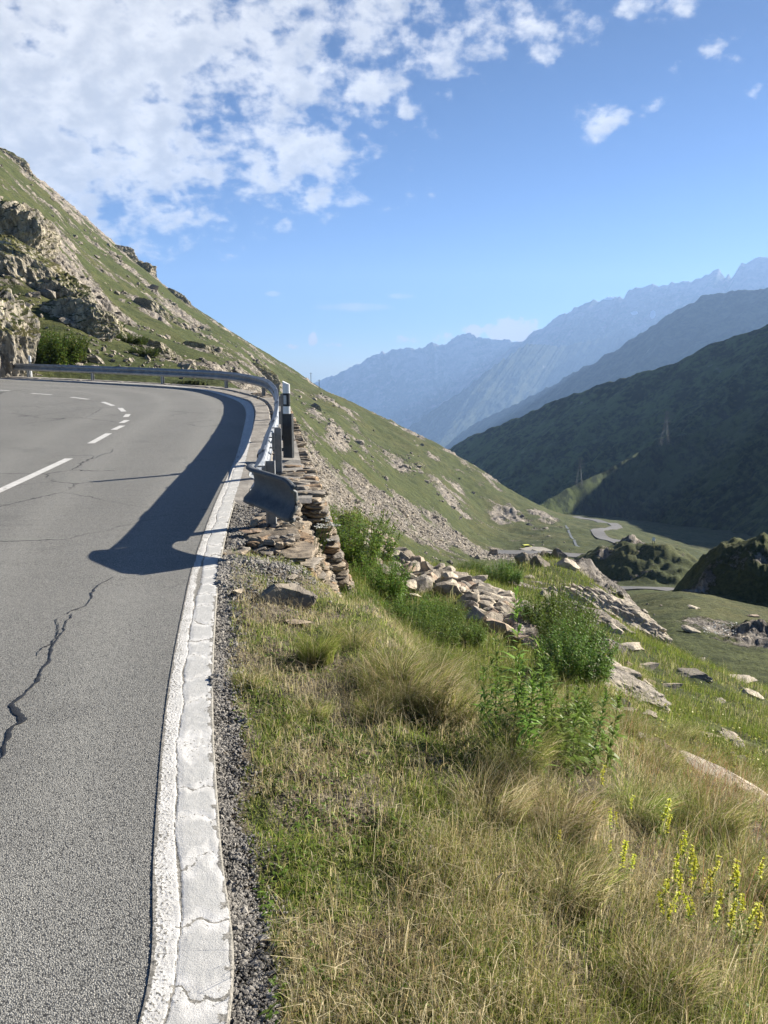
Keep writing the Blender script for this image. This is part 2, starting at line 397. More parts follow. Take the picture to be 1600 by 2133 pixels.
WHITEP = m_simple('white_plastic', (.74, .74, .72), (.82, .82, .80), 14, .4)
REFL = m_simple('grey_reflector', (.45, .45, .44), (.62, .62, .6), 60, .25)
CONCRETE = m_simple('weathered_concrete', (.21, .19, .165), (.34, .315, .275), 3.5, .9, 0, .012, .7)
TAR = m_simple('bitumen_seal', (.012, .012, .013), (.025, .025, .026), 30, .35, 0, .003, .5, .5)
CARP = m_simple('yellow_car_paint', (.72, .70, .05), (.80, .78, .07), 2, .3)
GLASSD = m_simple('dark_car_glass', (.02, .025, .03), (.03, .035, .04), 2, .15)
RUBBER = m_simple('tyre_rubber', (.02, .02, .02), (.03, .03, .03), 5, .8)
WATERM = m_simple('stream_water', (.05, .06, .06), (.20, .21, .21), 1.2, .55, 0, .05, .5)
LATTICE = m_simple('pylon_steel', (.07, .075, .08), (.11, .115, .12), 1, .6, .3)

def m_blade(name, trans=.4, rough=.55):
    m, t, o = mat(name); c = t.attr('col', 0)
    oi = t.new('ShaderNodeObjectInfo'); r = oi.outputs['Random']
    hs = t.new('ShaderNodeHueSaturation'); t.put(hs.inputs['Hue'], t.rng(r, 0, 1, .485, .515, False)); t.put(hs.inputs['Value'], t.rng(r, 0, 1, .85, 1.15, False)); t.put(hs.inputs['Color'], c)
    b = t.new('ShaderNodeBsdfPrincipled'); t.put(b.inputs['Base Color'], hs.outputs[0]); b.inputs['Roughness'].default_value = rough; b.inputs['Specular IOR Level'].default_value = .1
    tr = t.new('ShaderNodeBsdfTranslucent'); t.put(tr.inputs[0], hs.outputs[0])
    mx = t.new('ShaderNodeMixShader'); mx.inputs[0].default_value = trans; t.l.new(b.outputs[0], mx.inputs[1]); t.l.new(tr.outputs[0], mx.inputs[2])
    t.l.new(mx.outputs[0], o.inputs[0]); return m
BLADE = m_blade('grass_blade', .5); LEAF = m_blade('leaf', .35, .45)

# ------------------------------------------------------------------ road surface and its edge
_yt = np.array([-60, 5.2, 7, 10, 13.5, 17, 21, 25, 29, 33, 37, 45, 60.]); _zt = np.array([0, 0, .02, .095, .21, .355, .53, .70, .885, 1.07, 1.25, 1.55, 2.0])
_yf = np.linspace(-60, 60, 2401); _zf = np.interp(_yf, _yt, _zt); _k = np.ones(41)/41; _zf = np.convolve(np.pad(_zf, 20, 'edge'), _k, 'valid')
def zr(y): return np.interp(y, _yf, _zf)
def on_road(px, py, dz=0.0):
    d = tan_dir(px, py); lo, hi = 0.3, 80.0
    for _ in range(60):
        s = (lo+hi)/2
        if EYE+d[2]*s > zr(d[1]*s)+dz: lo = s
        else: hi = s
    s = (lo+hi)/2; return np.array((d[0]*s, d[1]*s, float(zr(d[1]*s))+dz))
def smooth_path(pts, step):
    """Catmull-Rom through pts, resampled at an even step"""
    p = np.asarray(pts, float); p = np.vstack([2*p[0]-p[1], p, 2*p[-1]-p[-2]]); out = []
    for i in range(1, len(p)-2):
        t = np.linspace(0, 1, 24, endpoint=False)[:, None]; a, b, c, d = p[i-1], p[i], p[i+1], p[i+2]
        out.append(.5*((2*b)+(c-a)*t+(2*a-5*b+4*c-d)*t*t+(3*b-a-3*c+d)*t**3))
    q = np.vstack(out+[p[-2][None]]); L = np.r_[0, np.cumsum(np.linalg.norm(np.diff(q, axis=0), axis=1))]
    s = np.arange(0, L[-1], step); return np.stack([np.interp(s, L, q[:, k]) for k in range(q.shape[1])], 1)
def lat(p):
    """unit vectors to the right of a 2D path"""
    t = np.gradient(p[:, :2], axis=0); t /= np.linalg.norm(t, axis=1)[:, None]+1e-9
    return np.stack([t[:, 1], -t[:, 0]], 1)

edge_px = [(387, 2133), (389, 1950), (390, 1750), (390, 1560), (396, 1440), (407, 1330), (418, 1250), (428, 1185), (448, 1110), (470, 1042), (492, 985), (507, 940), (518, 890), (521, 862), (515, 846), (502, 836), (474, 825), (433, 813.5), (382, 807), (300, 800.3), (200, 796.4), (100, 793), (0, 789.6)]
edge_w = np.array([on_road(*q)[:2] for q in edge_px])
edge_w = np.vstack([[edge_w[0]+np.array((-.02, -12.0))], [edge_w[0]+np.array((0.0, -3.0))], edge_w, [edge_w[-1]+np.array((-9, 4.6))], [edge_w[-1]+np.array((-24, 10))]])
EDGE = smooth_path(edge_w, .02)
ker = 61; EDGE = np.stack([np.convolve(np.pad(EDGE[:, k], ker//2, 'edge'), np.hanning(ker)/np.hanning(ker).sum(), 'valid') for k in (0, 1)], 1)
ELAT = lat(EDGE); LINE_HW = .1

rail_line = smooth_path([(-1.13, 7.0), (-1.2, 8.0), (-1.475, 10.4), (-1.72, 12.8), (-2.2, 16.6), (-2.85, 20.7), (-3.85, 24.7), (-5.8, 28.4), (-8.6, 30.7), (-12.35, 33.2), (-16.5, 35.7), (-17.3, 36.15)], .1)
RLAT = lat(rail_line)
def rail_at(y):
    i = int(np.argmin(np.abs(rail_line[:, 1]-y))); return rail_line[i], RLAT[i]
off = np.interp(rail_line[:, 1], [7, 9, 12, 18, 25, 36], [.44, .57, .40, .24, .3, .35])
wall_out = rail_line + RLAT*off[:, None]

poly = np.vstack([EDGE[(EDGE[:, 1] < 6.5) & (EDGE[:, 0] > -4)] + ELAT[(EDGE[:, 1] < 6.5) & (EDGE[:, 0] > -4)]*.09, wall_out[::4], [(-26, 42), (-40, 48), (-70, 50), (-70, -15)]])
poly = poly[::3] if len(poly) > 600 else poly
def inside(x, y, poly):
    r = np.zeros(x.shape, bool); n = len(poly); j = n-1
    for i in range(n):
        xi, yi = poly[i]; xj, yj = poly[j]
        if yi != yj:
            c = ((yi > y) != (yj > y)) & (x < (xj-xi)*(y-yi)/(yj-yi)+xi); r ^= c
        j = i
    return r

# ------------------------------------------------------------------ terrain: one sheet, polar about the viewer
CP_ = []      # (azimuth, ln distance, tangent of elevation)
def col(px, *pairs):
    for py, d in pairs:
        a, e = azel(px, py); CP_.append((a, math.log(d), e))
def wp(x, y, z): d = math.hypot(x, y); CP_.append((math.atan2(x, y), math.log(d), (z-EYE)/d))
def edge_x(y):
    return float(np.interp(y, EDGE[:, 1][EDGE[:, 1] < 15], EDGE[:, 0][EDGE[:, 1] < 15]))+LINE_HW
def zverge(x, y):
    s = np.maximum(0, x-edge_x(y)); return -.03-.07*s-.085*s*s
for y in (0.9, 1.6, 2.4, 3.4, 4.6, 5.6):
    for s in (-.3, .1, .6, 1.2, 2.0, 2.9):
        x = edge_x(y)+s
        if (s > 2.5 and y > 4.4) or (s > 1.5 and y > 4.7): continue
        wp(x, y, zverge(x, y))
for y in (.9, 2, 3.4, 5): wp(-3, y, -.03); wp(4.0, y, -1.9)
for y in (6.8, 9, 12, 18, 25): wp(rail_at(y)[0][0]-1.6, y, float(zr(y)))
# embankment at the foot of the wall
wp(-.75, 6.3, -.12); wp(-.35, 6.6, -.55); wp(-.42, 8.0, -.95); wp(-.5, 9.5, -1.35); wp(-.9, 12, -2.3); wp(-1.6, 18, -4.2); wp(-2.6, 25, -6.5); wp(-.1, 6.2, -.45); wp(.3, 7.5, -1.15)
col(715, (1262, 9.3), (1200, 12), (1130, 16))
col(700, (1085, 23), (1140, 40), (1130, 65), (1060, 92), (1000, 122), (950, 160), (900, 210), (850, 290), (824, 350), (860, 450), (960, 650))
col(800, (1330, 7.6), (1262, 12), (1190, 16), (1122, 22), (1190, 34), (1175, 62), (1100, 112), (1040, 155), (1000, 200), (950, 260), (900, 315), (874, 350), (900, 450), (1000, 650))
col(900, (1390, 6.5), (1340, 8.5), (1265, 12), (1185, 19.5), (1250, 32), (1230, 62), (1165, 112), (1130, 150), (1090, 190), (1030, 240), (970, 300), (925, 348), (950, 450), (1020, 650))
col(1000, (1470, 5.3), (1380, 8), (1320, 10.5), (1240, 15), (1196, 24), (1260, 40), (1230, 70), (1185, 130), (1158, 180), (1146, 218), (1110, 250), (1050, 300), (984, 346), (1010, 450))
col(1100, (1480, 5.4), (1390, 8.5), (1330, 11), (1250, 18), (1200, 26), (1164, 34), (1260, 50), (1240, 100), (1180, 170), (1157, 214), (1125, 255), (1085, 300), (1048, 340), (1060, 450), (1050, 600))
col(1200, (1500, 5.1), (1420, 8.2), (1350, 11), (1260, 21), (1190, 33), (1270, 50), (1250, 105), (1185, 180), (1158, 214), (1130, 250), (1105, 290), (1090, 335), (1078, 400), (1060, 600))
col(1300, (1545, 4.6), (1500, 6.6), (1430, 9.3), (1345, 14.5), (1268, 26), (1330, 38), (1280, 58), (1235, 105), (1195, 160), (1170, 205), (1140, 250), (1105, 330), (1090, 420), (1075, 600))
col(1400, (1605, 4.5), (1560, 6.3), (1480, 9), (1400, 14), (1350, 19), (1390, 30), (1310, 46), (1240, 66), (1235, 110), (1205, 165), (1165, 250), (1110, 380), (1090, 600))
col(1500, (1640, 4.5), (1600, 6.2), (1520, 9), (1440, 13), (1405, 17), (1450, 28), (1345, 44), (1262, 62), (1250, 110), (1210, 180), (1160, 280), (1110, 450))
col(1600, (1680, 4.5), (1655, 6), (1560, 9), (1490, 12.5), (1445, 17), (1480, 27), (1385, 40), (1300, 56), (1270, 110), (1220, 200), (1165, 300), (1120, 450))
col(1800, (1740, 4.6), (1660, 8), (1560, 12), (1500, 20), (1440, 38), (1360, 56), (1300, 110), (1180, 300), (1120, 450))
col(600, (1000, 35), (985, 55), (905, 80), (880, 110), (862, 150), (835, 220), (800, 300), (767, 350), (800, 480), (880, 700))
col(500, (830, 33), (808, 45), (785, 70), (768, 110), (745, 180), (722, 260), (702, 350), (735, 480), (800, 700))
col(400, (812, 35), (785, 46), (758, 72), (735, 120), (705, 180), (668, 270), (640, 352), (680, 480), (760, 700))
col(300, (802, 37), (772, 45), (735, 58), (712, 76), (690, 115), (645, 180), (598, 265), (558, 352), (600, 480), (700, 700))
col(200, (792, 40), (765, 45), (705, 55), (668, 68), (648, 110), (590, 175), (535, 260), (477, 352), (520, 480), (640, 700))
col(120, (788, 42), (755, 46), (660, 56), (580, 70), (545, 110), (500, 180), (455, 265), (405, 350), (450, 480), (600, 700))
col(0, (788, 43), (740, 47), (640, 56), (530, 66), (440, 80), (425, 120), (390, 185), (350, 265), (312, 345), (360, 480), (520, 700))
col(-200, (785, 47), (600, 56), (380, 72), (300, 100), (260, 185), (200, 265), (130, 345), (200, 500))
cpa = np.array(CP_); SA = 3.4
def tps_fit(pts, lam):
    X = np.stack([pts[:, 0]*SA, pts[:, 1]], 1); y = pts[:, 2]; n = len(X)
    r2 = ((X[:, None]-X[None])**2).sum(-1); K = .5*r2*np.log(r2+1e-12)
    A = np.zeros((n+3, n+3)); A[:n, :n] = K+lam*np.eye(n); A[:n, n] = 1; A[:n, n+1:] = X; A[n:, :n] = A[:n, n:].T
    return X, np.linalg.solve(A, np.r_[y, 0, 0, 0])
TX, TW = tps_fit(cpa, 2e-4)
def tps(a, l):
    q = np.stack([a.ravel()*SA, l.ravel()], 1); out = np.empty(len(q))
    for i in range(0, len(q), 40000):
        s = q[i:i+40000]; r2 = ((s[:, None]-TX[None])**2).sum(-1)
        out[i:i+40000] = (.5*r2*np.log(r2+1e-12)) @ TW[:-3] + TW[-3] + s @ TW[-2:]
    return out.reshape(a.shape)
A_MIN, A_MAX = math.radians(-33), math.radians(33); L_MIN, L_MAX = math.log(.9), math.log(640)
ca = np.linspace(A_MIN, A_MAX, 260); cl = np.linspace(L_MIN, L_MAX, 420)
CE = tps(*np.meshgrid(ca, cl))
def bil(grid, ga, gl, a, l):
    fa = np.clip((a-ga[0])/(ga[-1]-ga[0])*(len(ga)-1), 0, len(ga)-1.001); fl = np.clip((l-gl[0])/(gl[-1]-gl[0])*(len(gl)-1), 0, len(gl)-1.001)
    i = fl.astype(int); j = fa.astype(int); u = fa-j; v = fl-i
    return (grid[i, j]*(1-u)+grid[i, j+1]*u)*(1-v)+(grid[i+1, j]*(1-u)+grid[i+1, j+1]*u)*v
az_in = np.linspace(math.radians(-31), math.radians(46), 1080)
az_out = np.linspace(math.radians(46), math.radians(329), 130)[1:-1]
AZS = np.concatenate([az_in, az_out]); LS = np.linspace(L_MIN, L_MAX, 1080)
GA, GL = np.meshgrid(AZS, LS); DD = np.exp(GL); GX = DD*np.sin(GA); GY = DD*np.cos(GA)
ga2 = np.where(GA > math.pi, GA-2*math.pi, GA)
E0 = bil(CE, ca, cl, np.clip(ga2, math.radians(-31), math.radians(31)), GL); Z0 = EYE+E0*DD
back = sstep(0.5, 1.4, np.abs(ga2)); Z0 = Z0*(1-back)+np.minimum(Z0, -.25-.12*np.maximum(0, DD-3))*back
# hills in the valley and the dark knoll
def hill(px, py, d, ra, rb, h, ang=0, pw=2.0):
    c = P(px, py, d); x = GX-c[0]; y = GY-c[1]; ca_, sa_ = math.cos(ang), math.sin(ang)
    u = (x*ca_+y*sa_)/ra; v = (-x*sa_+y*ca_)/rb; r = np.sqrt(u*u+v*v)
    return c[2]-h*np.minimum(r, 3)**pw, r
zk, rk = hill(1348, 1128, 150, 15, 24, 8.0, .1, 1.35)
zn, rn = hill(1590, 1116, 82, 11.0, 12, 14.5, .2, 2.1)
zs, rs = hill(1165, 1166, 34.5, 3.6, 5, 2.1, .3, 2.0)
z4, r4 = hill(1600, 1300, 49, 4.5, 4.5, 2.4, .3, 2.2)
def smax(a, b, k): return np.logaddexp(a/k, b/k)*k
k_n = fbm(GX*.11, GY*.11, 5, 5)
Z1 = np.where(rk < 2.5, smax(Z0, zk+k_n*1.2+.5*fbm(GX*.35, GY*.35, 3, 6), .8), Z0)
Z1 = np.where(rn < 2.5, smax(Z1, zn+ridged(GX*.22+3, GY*.22, 5, 9)*1.7-1.2, .5), Z1)
Z1 = np.where(rs < 2.5, smax(Z1, zs+ridged(GX*.4, GY*.4, 4, 19)*.7-.6, .25), Z1)
Z1 = np.where(r4 < 2.5, smax(Z1, z4+ridged(GX*.35, GY*.35, 4, 29)*1.1-.8, .3), Z1)
# rock mask: steep ground, cliffs and bands along the hillside
dzl = np.gradient(Z1, axis=0)/np.gradient(DD, axis=0); dza = np.gradient(Z1, axis=1)/(np.gradient(GA, axis=1)*DD)
steep = np.sqrt(dzl**2+np.clip(dza, -4, 4)**2)
PXA = 800+FPX*np.tan(np.clip(ga2, -1, 1))*0.99
hillm = sstep(36, 44, DD)*sstep(60, -40, GX-.22*GY)
ns = fbm(GX*.035+7, GY*.035, 5, 3); ns2 = fbm(GX*.11, GY*.11, 5, 8)
rock = hillm*(.12+.52*ns+.42*ns2+.25*sstep(.6, 1.1, steep))
cl_m = sstep(95, 70, DD)*sstep(38, 44, DD)*sstep(330, 200, PXA)
rock = np.maximum(rock, cl_m*(.42+.6*ns2+.35*ns)*sstep(.1, .6, steep+.2))
ridge_m = np.exp(-((DD-345)/26)**2)*sstep(760, 300, PXA); rock = np.maximum(rock, ridge_m*(.62+.5*ns2))
def blobm(px, py, d, ra, rl):
    a, e = azel(px, py); return np.exp(-((ga2-a)/ra)**2-((GL-math.log(d))/rl)**2)
for (px, d, ra, rl, w) in ((330, 190, .035, .14, .75), (390, 260, .04, .12, .75), (430, 120, .03, .16, .7), (520, 110, .04, .15, .6), (705, 205, .018, .17, .9), (660, 230, .03, .2, .5), (830, 260, .03, .1, .6), (950, 290, .03, .08, .6),
                           (1060, 300, .03, .07, .85), (1135, 318, .025, .05, .9), (600, 120, .03, .2, .4)):
    rock = np.maximum(rock, blobm(px, 900, d, ra, rl)*w*(1+.8*ns2))
rock = np.maximum(rock, np.where(rn < 2.2, sstep(1.9, .5, rn)*(.22+.7*ns2), 0)); rock = np.maximum(rock, np.where(rs < 2.0, sstep(1.7, .4, rs)*(.68+.6*fbm(GX*.5, GY*.5, 4, 4)), 0))
rock = np.maximum(rock, np.where(r4 < 2.2, sstep(1.9, .5, r4)*(.7+.5*ns2), 0)); rock = np.maximum(rock, np.where(rk < 2.2, sstep(1.6, .3, rk)*(.16+.8*ns2), 0))
nf = fbm(GX*.55, GY*.55, 4, 41)
rock = np.maximum(rock, blobm(1290, 1270, 24, .055, .22)*(.86+.5*nf)); rock = np.maximum(rock, blobm(1230, 1330, 14, .05, .2)*(.66+.7*nf)); rock = np.maximum(rock, blobm(1150, 1240, 22, .09, .2)*(.5+.7*nf))
rock = np.maximum(rock, blobm(1270, 1420, 8.6, .045, .12)*(.85+.4*nf)); rock = np.maximum(rock, blobm(1545, 1640, 5.3, .10, .10)*(.75+.5*nf))
rock = np.maximum(rock, blobm(1330, 1530, 4.9, .05, .06)*.9); rock = np.maximum(rock, blobm(1060, 1190, 33, .05, .1)*(.7+.7*nf))
rock = np.clip(rock, 0, 1.1)
scree = np.zeros_like(rock)
for (px, d, ra, rl, w) in ((700, 108, .06, .22, 1.25), (800, 140, .06, .22, 1.25), (880, 165, .055, .2, 1.25), (960, 190, .055, .17, 1.25), (1050, 212, .055, .1, 1.15), (1110, 222, .03, .06, .9), (660, 100, .04, .2, .9), (690, 195, .012, .3, .6), (760, 230, .012, .2, .55)):
    scree = np.maximum(scree, blobm(px, 1050, d, ra, rl)*w)
scree = scree*(.8+.5*ns2)
# displacement
amp = np.clip(.012*DD, .02, 1.6)
lump = fbm(GX/3.2, GY/3.2, 4, 51)*np.clip(.01*DD, .0, .12) + fbm(GX/18, GY/18, 4, 52)*np.clip((DD-20)*.006, 0, .9) + fbm(GX/.35, GY/.35, 3, 53)*np.clip(.012*DD, 0, .03)
rk_s = np.clip((rock-.3)*2.2, 0, 1)
ru = GX*.8-GY*.35; rv = GX*.35+GY*.8
rough = (ridged(ru/9, rv/4.5, 5, 61)-.55)*np.clip(DD*.022, .06, 3.2) + (ridged(ru/2.2, rv/1.3, 4, 62)-.5)*np.clip(DD*.014, .04, .9)
Z2 = Z1+lump+rk_s*rough + np.clip(scree, 0, 1)*fbm(GX/1.1, GY/1.1, 3, 71)*.35
ins = inside(GX, GY, poly)
# keep the rim next to the road unbroken
lx = np.interp(GY, EDGE[:, 1][EDGE[:, 1] < 12], EDGE[:, 0][EDGE[:, 1] < 12])
behind_a = ins & (GY > 6.5) & (GY < 9.3) & (GX > -1.02-.07*(GY-7))
shoulder = ins & ~behind_a & (GX > lx+.1) & (GY < 9.2) & (GY > 4)
Z2 = np.where(ins, np.where(shoulder, zr(GY)-.035+.03*fbm(GX*2.5, GY*2.5, 3, 91), np.where(behind_a, zr(GY)-1.25, zr(GY)-.28)), Z2)
dist_e = np.abs(GX-np.interp(GY, EDGE[:, 1][EDGE[:, 1] < 8], EDGE[:, 0][EDGE[:, 1] < 8])-LINE_HW)
nearm = (GY < 7) & (~ins) & (GX > -1.7) & (np.abs(ga2) < 1.2)
soil = np.where(nearm, np.maximum(sstep(.30, .02, dist_e+.12*fbm(GX*4, GY*4, 3, 81)), .45+.5*fbm(GX*2.3, GY*2.3, 4, 83)), 0)
for (px, py, r, w) in ((590, 1190, .45, 1.2), (560, 1260, .4, 1.0), (520, 1250, .35, 1.0), (660, 1430, .28, .95), (740, 1470, .2, .9), (620, 1400, .2, .8), (540, 1380, .22, .7)):
    d = tan_dir(px, py); s = (EYE+.05)/-d[2]; soil = np.maximum(soil, w*np.exp(-((GX-d[0]*s)**2+(GY-d[1]*s)**2)/r**2))
soil = np.where(shoulder, .75+.45*fbm(GX*3, GY*3, 3, 92), soil)
nv = len(AZS); vts = np.stack([GX, GY, Z2], -1).reshape(-1, 3)
fc = grid_faces(len(LS), nv, True)
inner = np.array([[0, 0, -.35]]); vts = np.vstack([vts, inner]); ci = len(vts)-1
jj = np.arange(nv); fan = np.stack([np.full(nv, ci), (jj+1) % nv, jj], 1)
ats = {k: np.r_[a.ravel(), 0] for k, a in (('rock', rock), ('scree', scree), ('soil', soil))}
ground = link('ground', mesh_np('ground', vts, [fc[:, ::-1], fan], [TERRAIN], ats, True)); tag(ground, 'grassy rocky mountainside and valley floor around the road', 'terrain', kind='structure')
NV_IN = len(az_in)
def gz(x, y):
    """height of the ground sheet"""
    x = np.asarray(x, float); y = np.asarray(y, float)
    return bil(Z2[:, :NV_IN], az_in, LS, np.arctan2(x, y), np.log(np.hypot(x, y)))
def gattr(G, x, y): return bil(G[:, :NV_IN], az_in, LS, np.arctan2(x, y), np.log(np.hypot(x, y)))
def hit(px, py, dmin=1.0, dmax=630):
    a, e = azel(px, py); d = np.exp(np.linspace(math.log(dmin), math.log(dmax), 4000)); x = d*math.sin(a); y = d*math.cos(a)
    k = np.where(gz(x, y) >= EYE+e*d)[0]; i = k[0] if len(k) else len(d)-1
    return np.array((x[i], y[i], float(gz(x[i], y[i]))))

# ------------------------------------------------------------------ mountains beyond the valley
def mountain(name, label, ridge, down, run, slope, jag, gul, material, seed, rockv=.4, n=420, k=120, backrun=.5, concave=.35, snow=None, flats=()):
    pts = np.array([P(*q) if len(q) == 3 else (q[2]*math.sin(math.radians(q[0])), q[2]*math.cos(math.radians(q[0])), EYE+q[1]*q[2]) for q in ridge]); L = np.r_[0, np.cumsum(np.linalg.norm(np.diff(pts[:, :2], axis=0), axis=1))]
    s = np.linspace(0, L[-1], n); rp = np.stack([np.interp(s, L, pts[:, c]) for c in range(3)], 1)
    rp[:, 2] += jag*(ridged(s/L[-1]*26, s*0+seed, 4, seed)-.75)*1.2
    dn = np.array(down, float); dn /= np.linalg.norm(dn)
    tt = np.concatenate([-np.linspace(backrun, 0, 14, endpoint=False), np.linspace(0, 1, k)**1.25])
    S, TT = np.meshgrid(s, tt); X = rp[None, :, 0]+dn[0]*TT*run; Y = rp[None, :, 1]+dn[1]*TT*run
    at = np.abs(TT); fall = at*(1+concave)-concave*at*at
    ex_ = np.arctan2(rp[:, 0], rp[:, 1]); fl = np.zeros(n)
    for (px, w_, f_) in flats: fl = np.maximum(fl, f_*np.exp(-((ex_-azel(px, 900)[0])/w_)**2))
    fall = np.where(TT > 0, np.maximum(0, at-fl[None])*(1+concave)-concave*at*at*(at > fl[None]), fall)
    Z = rp[None, :, 2]-slope*run*fall
    wu = S/gul + .5*fbm(S/gul*.6, TT*2.2, 3, seed+5); ramp = np.clip(at*5, 0, 1)
    Z += ramp*gul*.46*slope*(ridged(wu, TT*1.3+seed, 5, seed+1)-.8) + ramp*gul*.10*slope*fbm(S/gul*5, TT*run/gul*5, 4, seed+2)
    Y += ramp*gul*.12*fbm(wu*1.3, TT*2, 3, seed+3)
    rk = rockv*(1-at)+.25*fbm(S/gul*1.5, TT*4, 4, seed+7)
    sn = np.zeros_like(S)
    if snow is not None:
        for (px, py, a_, b_) in snow:
            hd = np.hypot(X, Y); ex = 800+FPX*X/(Y*math.cos(PITCH)-(Z-EYE)*math.sin(PITCH)); el = (Z-EYE)/hd; a0, e0 = azel(px, py)
            sn = np.maximum(sn, np.exp(-((np.arctan2(X, Y)-a0)/a_)**2-((el-e0)/b_)**2))
    m = mesh_np(name, np.stack([X, Y, Z], -1).reshape(-1, 3), [grid_faces(len(tt), n)], [material], {'rock': rk.ravel(), 'snow': sn.ravel()}, True)
    return tag(link(name, m), label, 'mountain', kind='structure')
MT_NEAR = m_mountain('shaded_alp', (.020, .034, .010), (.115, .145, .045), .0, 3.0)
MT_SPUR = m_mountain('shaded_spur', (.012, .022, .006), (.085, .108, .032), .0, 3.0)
MT_MID = m_mountain('forested_range', (.022, .032, .012), (.09, .10, .045), .05, 1.0)
MT_FAR = m_mountain('rocky_range', (.03, .045, .02), (.14, .15, .08), .22, .6)
mountain('near_spur', 'dark grassy spur on the right with a sunlit crest by the pylons', [(1060, 1075, 430), (1130, 1047, 470), (1180, 1018, 500), (1250, 985, 530), (1330, 942, 560), (1385, 915, 580), (1440, 902, 590), (1520, 868, 600), (1600, 815, 610), (1750, 740, 620), (38, .125, 620, 0), (44, .14, 600, 0), (50, .15, 600, 0), (58, .15, 600, 0), (66, .15, 600, 0)], (-.86, -.5), 230, .72, 1.5, 34, MT_SPUR, 3, .05, 520, 160, flats=[(1400, .018, .05)])  # out-of-view points at the right end added to shade the valley floor
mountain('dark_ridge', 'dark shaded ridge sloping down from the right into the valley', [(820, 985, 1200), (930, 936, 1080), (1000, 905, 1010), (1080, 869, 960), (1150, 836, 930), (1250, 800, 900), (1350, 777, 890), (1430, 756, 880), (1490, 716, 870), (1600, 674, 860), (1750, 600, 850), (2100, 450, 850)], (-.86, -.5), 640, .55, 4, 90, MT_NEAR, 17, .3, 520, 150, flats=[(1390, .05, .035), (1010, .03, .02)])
mountain('blue_ridge', 'hazy blue ridge with a broad shoulder behind the dark ridge', [(700, 1040, 5600), (860, 985, 5200), (980, 885, 4900), (1080, 838, 4700), (1150, 800, 4500), (1250, 745, 4300), (1330, 697, 4200), (1400, 650, 4100), (1460, 615, 4050), (1520, 607, 4000), (1600, 599, 4000), (1900, 560, 4000)], (-.75, -.66), 2600, .5, 22, 420, MT_MID, 29, .2)
mountain('high_range', 'highest hazy range with needle peaks and small snow patches', [(760, 905, 8600), (900, 850, 8800), (960, 800, 8900), (1040, 740, 9000), (1085, 706, 9000), (1150, 664, 9100), (1215, 632, 9100), (1255, 618, 9200), (1300, 619, 9200), (1312, 601, 9200), (1345, 592, 9200), (1390, 590, 9200), (1440, 585, 9200), (1475, 566, 9200), (1497, 558, 9200), (1512, 574, 9200), (1518, 562, 9200), (1524, 574, 9200), (1545, 548, 9200), (1585, 534, 9200), (1640, 540, 9200), (1900, 560, 9200)], (-.55, -.83), 4200, .52, 60, 700, MT_FAR, 37, .55, 700, 130, snow=[(1268, 621, .009, .0025), (1322, 652, .006, .0025), (1360, 655, .004, .006)])
mountain('far_range', 'far hazy range with a pointed summit at the end of the valley', [(500, 850, 10500), (655, 797, 10300), (720, 770, 10200), (760, 748, 10200), (800, 730, 10200), (835, 725, 10100), (880, 724, 10100), (900, 712, 10000), (925, 718, 10000), (955, 697, 10000), (975, 692, 10000), (1000, 702, 9900), (1030, 708, 9800), (1060, 706, 9700), (1100, 715, 9600), (1200, 760, 9500)], (.25, -.97), 3800, .52, 45, 620, MT_FAR, 45, .5)
mountain('middle_spur', 'hazy spur falling from the high range to the valley mouth', [(1300, 690, 8200), (1180, 720, 7700), (1095, 716, 7300), (1040, 752, 7000), (960, 815, 6700), (880, 868, 6400), (780, 940, 6200)], (-.6, -.8), 2400, .5, 30, 420, MT_MID, 53, .3)

# haze: one box of even air round everything
hz = MB(); hz.box((0, 5650, -185), (26000, 11700, 3030)); hzm, t, o = mat('valley_air')
pv = t.new('ShaderNodeVolumePrincipled'); pv.inputs['Color'].default_value = (.36, .58, 1.0, 1); pv.inputs['Density'].default_value = 1.02e-4; pv.inputs['Anisotropy'].default_value = .15
t.l.new(pv.outputs[0], o.inputs['Volume']); hzm.volume_intersection_method if hasattr(hzm, 'volume_intersection_method') else None
hzo = hz.build('haze', hzm); tag(hzo, 'thin blue haze filling the valley air', 'haze', kind='stuff')

# ------------------------------------------------------------------ road, markings, kerb
ctr = np.array((-15.0, 14.5)); bnd = EDGE[::8]+ELAT[::8]*.098
ang = np.unwrap(np.arctan2(bnd[:, 1]-ctr[1], bnd[:, 0]-ctr[0])); rr = np.r_[np.linspace(0, .6, 12, endpoint=False), np.linspace(.6, 1, 90)]
rx = ctr[0]+(bnd[None, :, 0]-ctr[0])*rr[:, None]; ry = ctr[1]+(bnd[None, :, 1]-ctr[1])*rr[:, None]
dl = np.hypot(bnd[None, :, 0]-rx, bnd[None, :, 1]-ry)
trk = np.exp(-((dl-.95)/.28)**2)+np.exp(-((dl-2.45)/.3)**2)+.8*np.exp(-((dl-4.0)/.35)**2)
road = link('road', mesh_np('road', np.stack([rx, ry, zr(ry)], -1).reshape(-1, 3), [grid_faces(len(rr), len(bnd))], [ASPHALT], {'track': trk.ravel()}, True)); tag(road, 'grey worn asphalt pass road in a left hairpin bend', 'road', kind='structure')

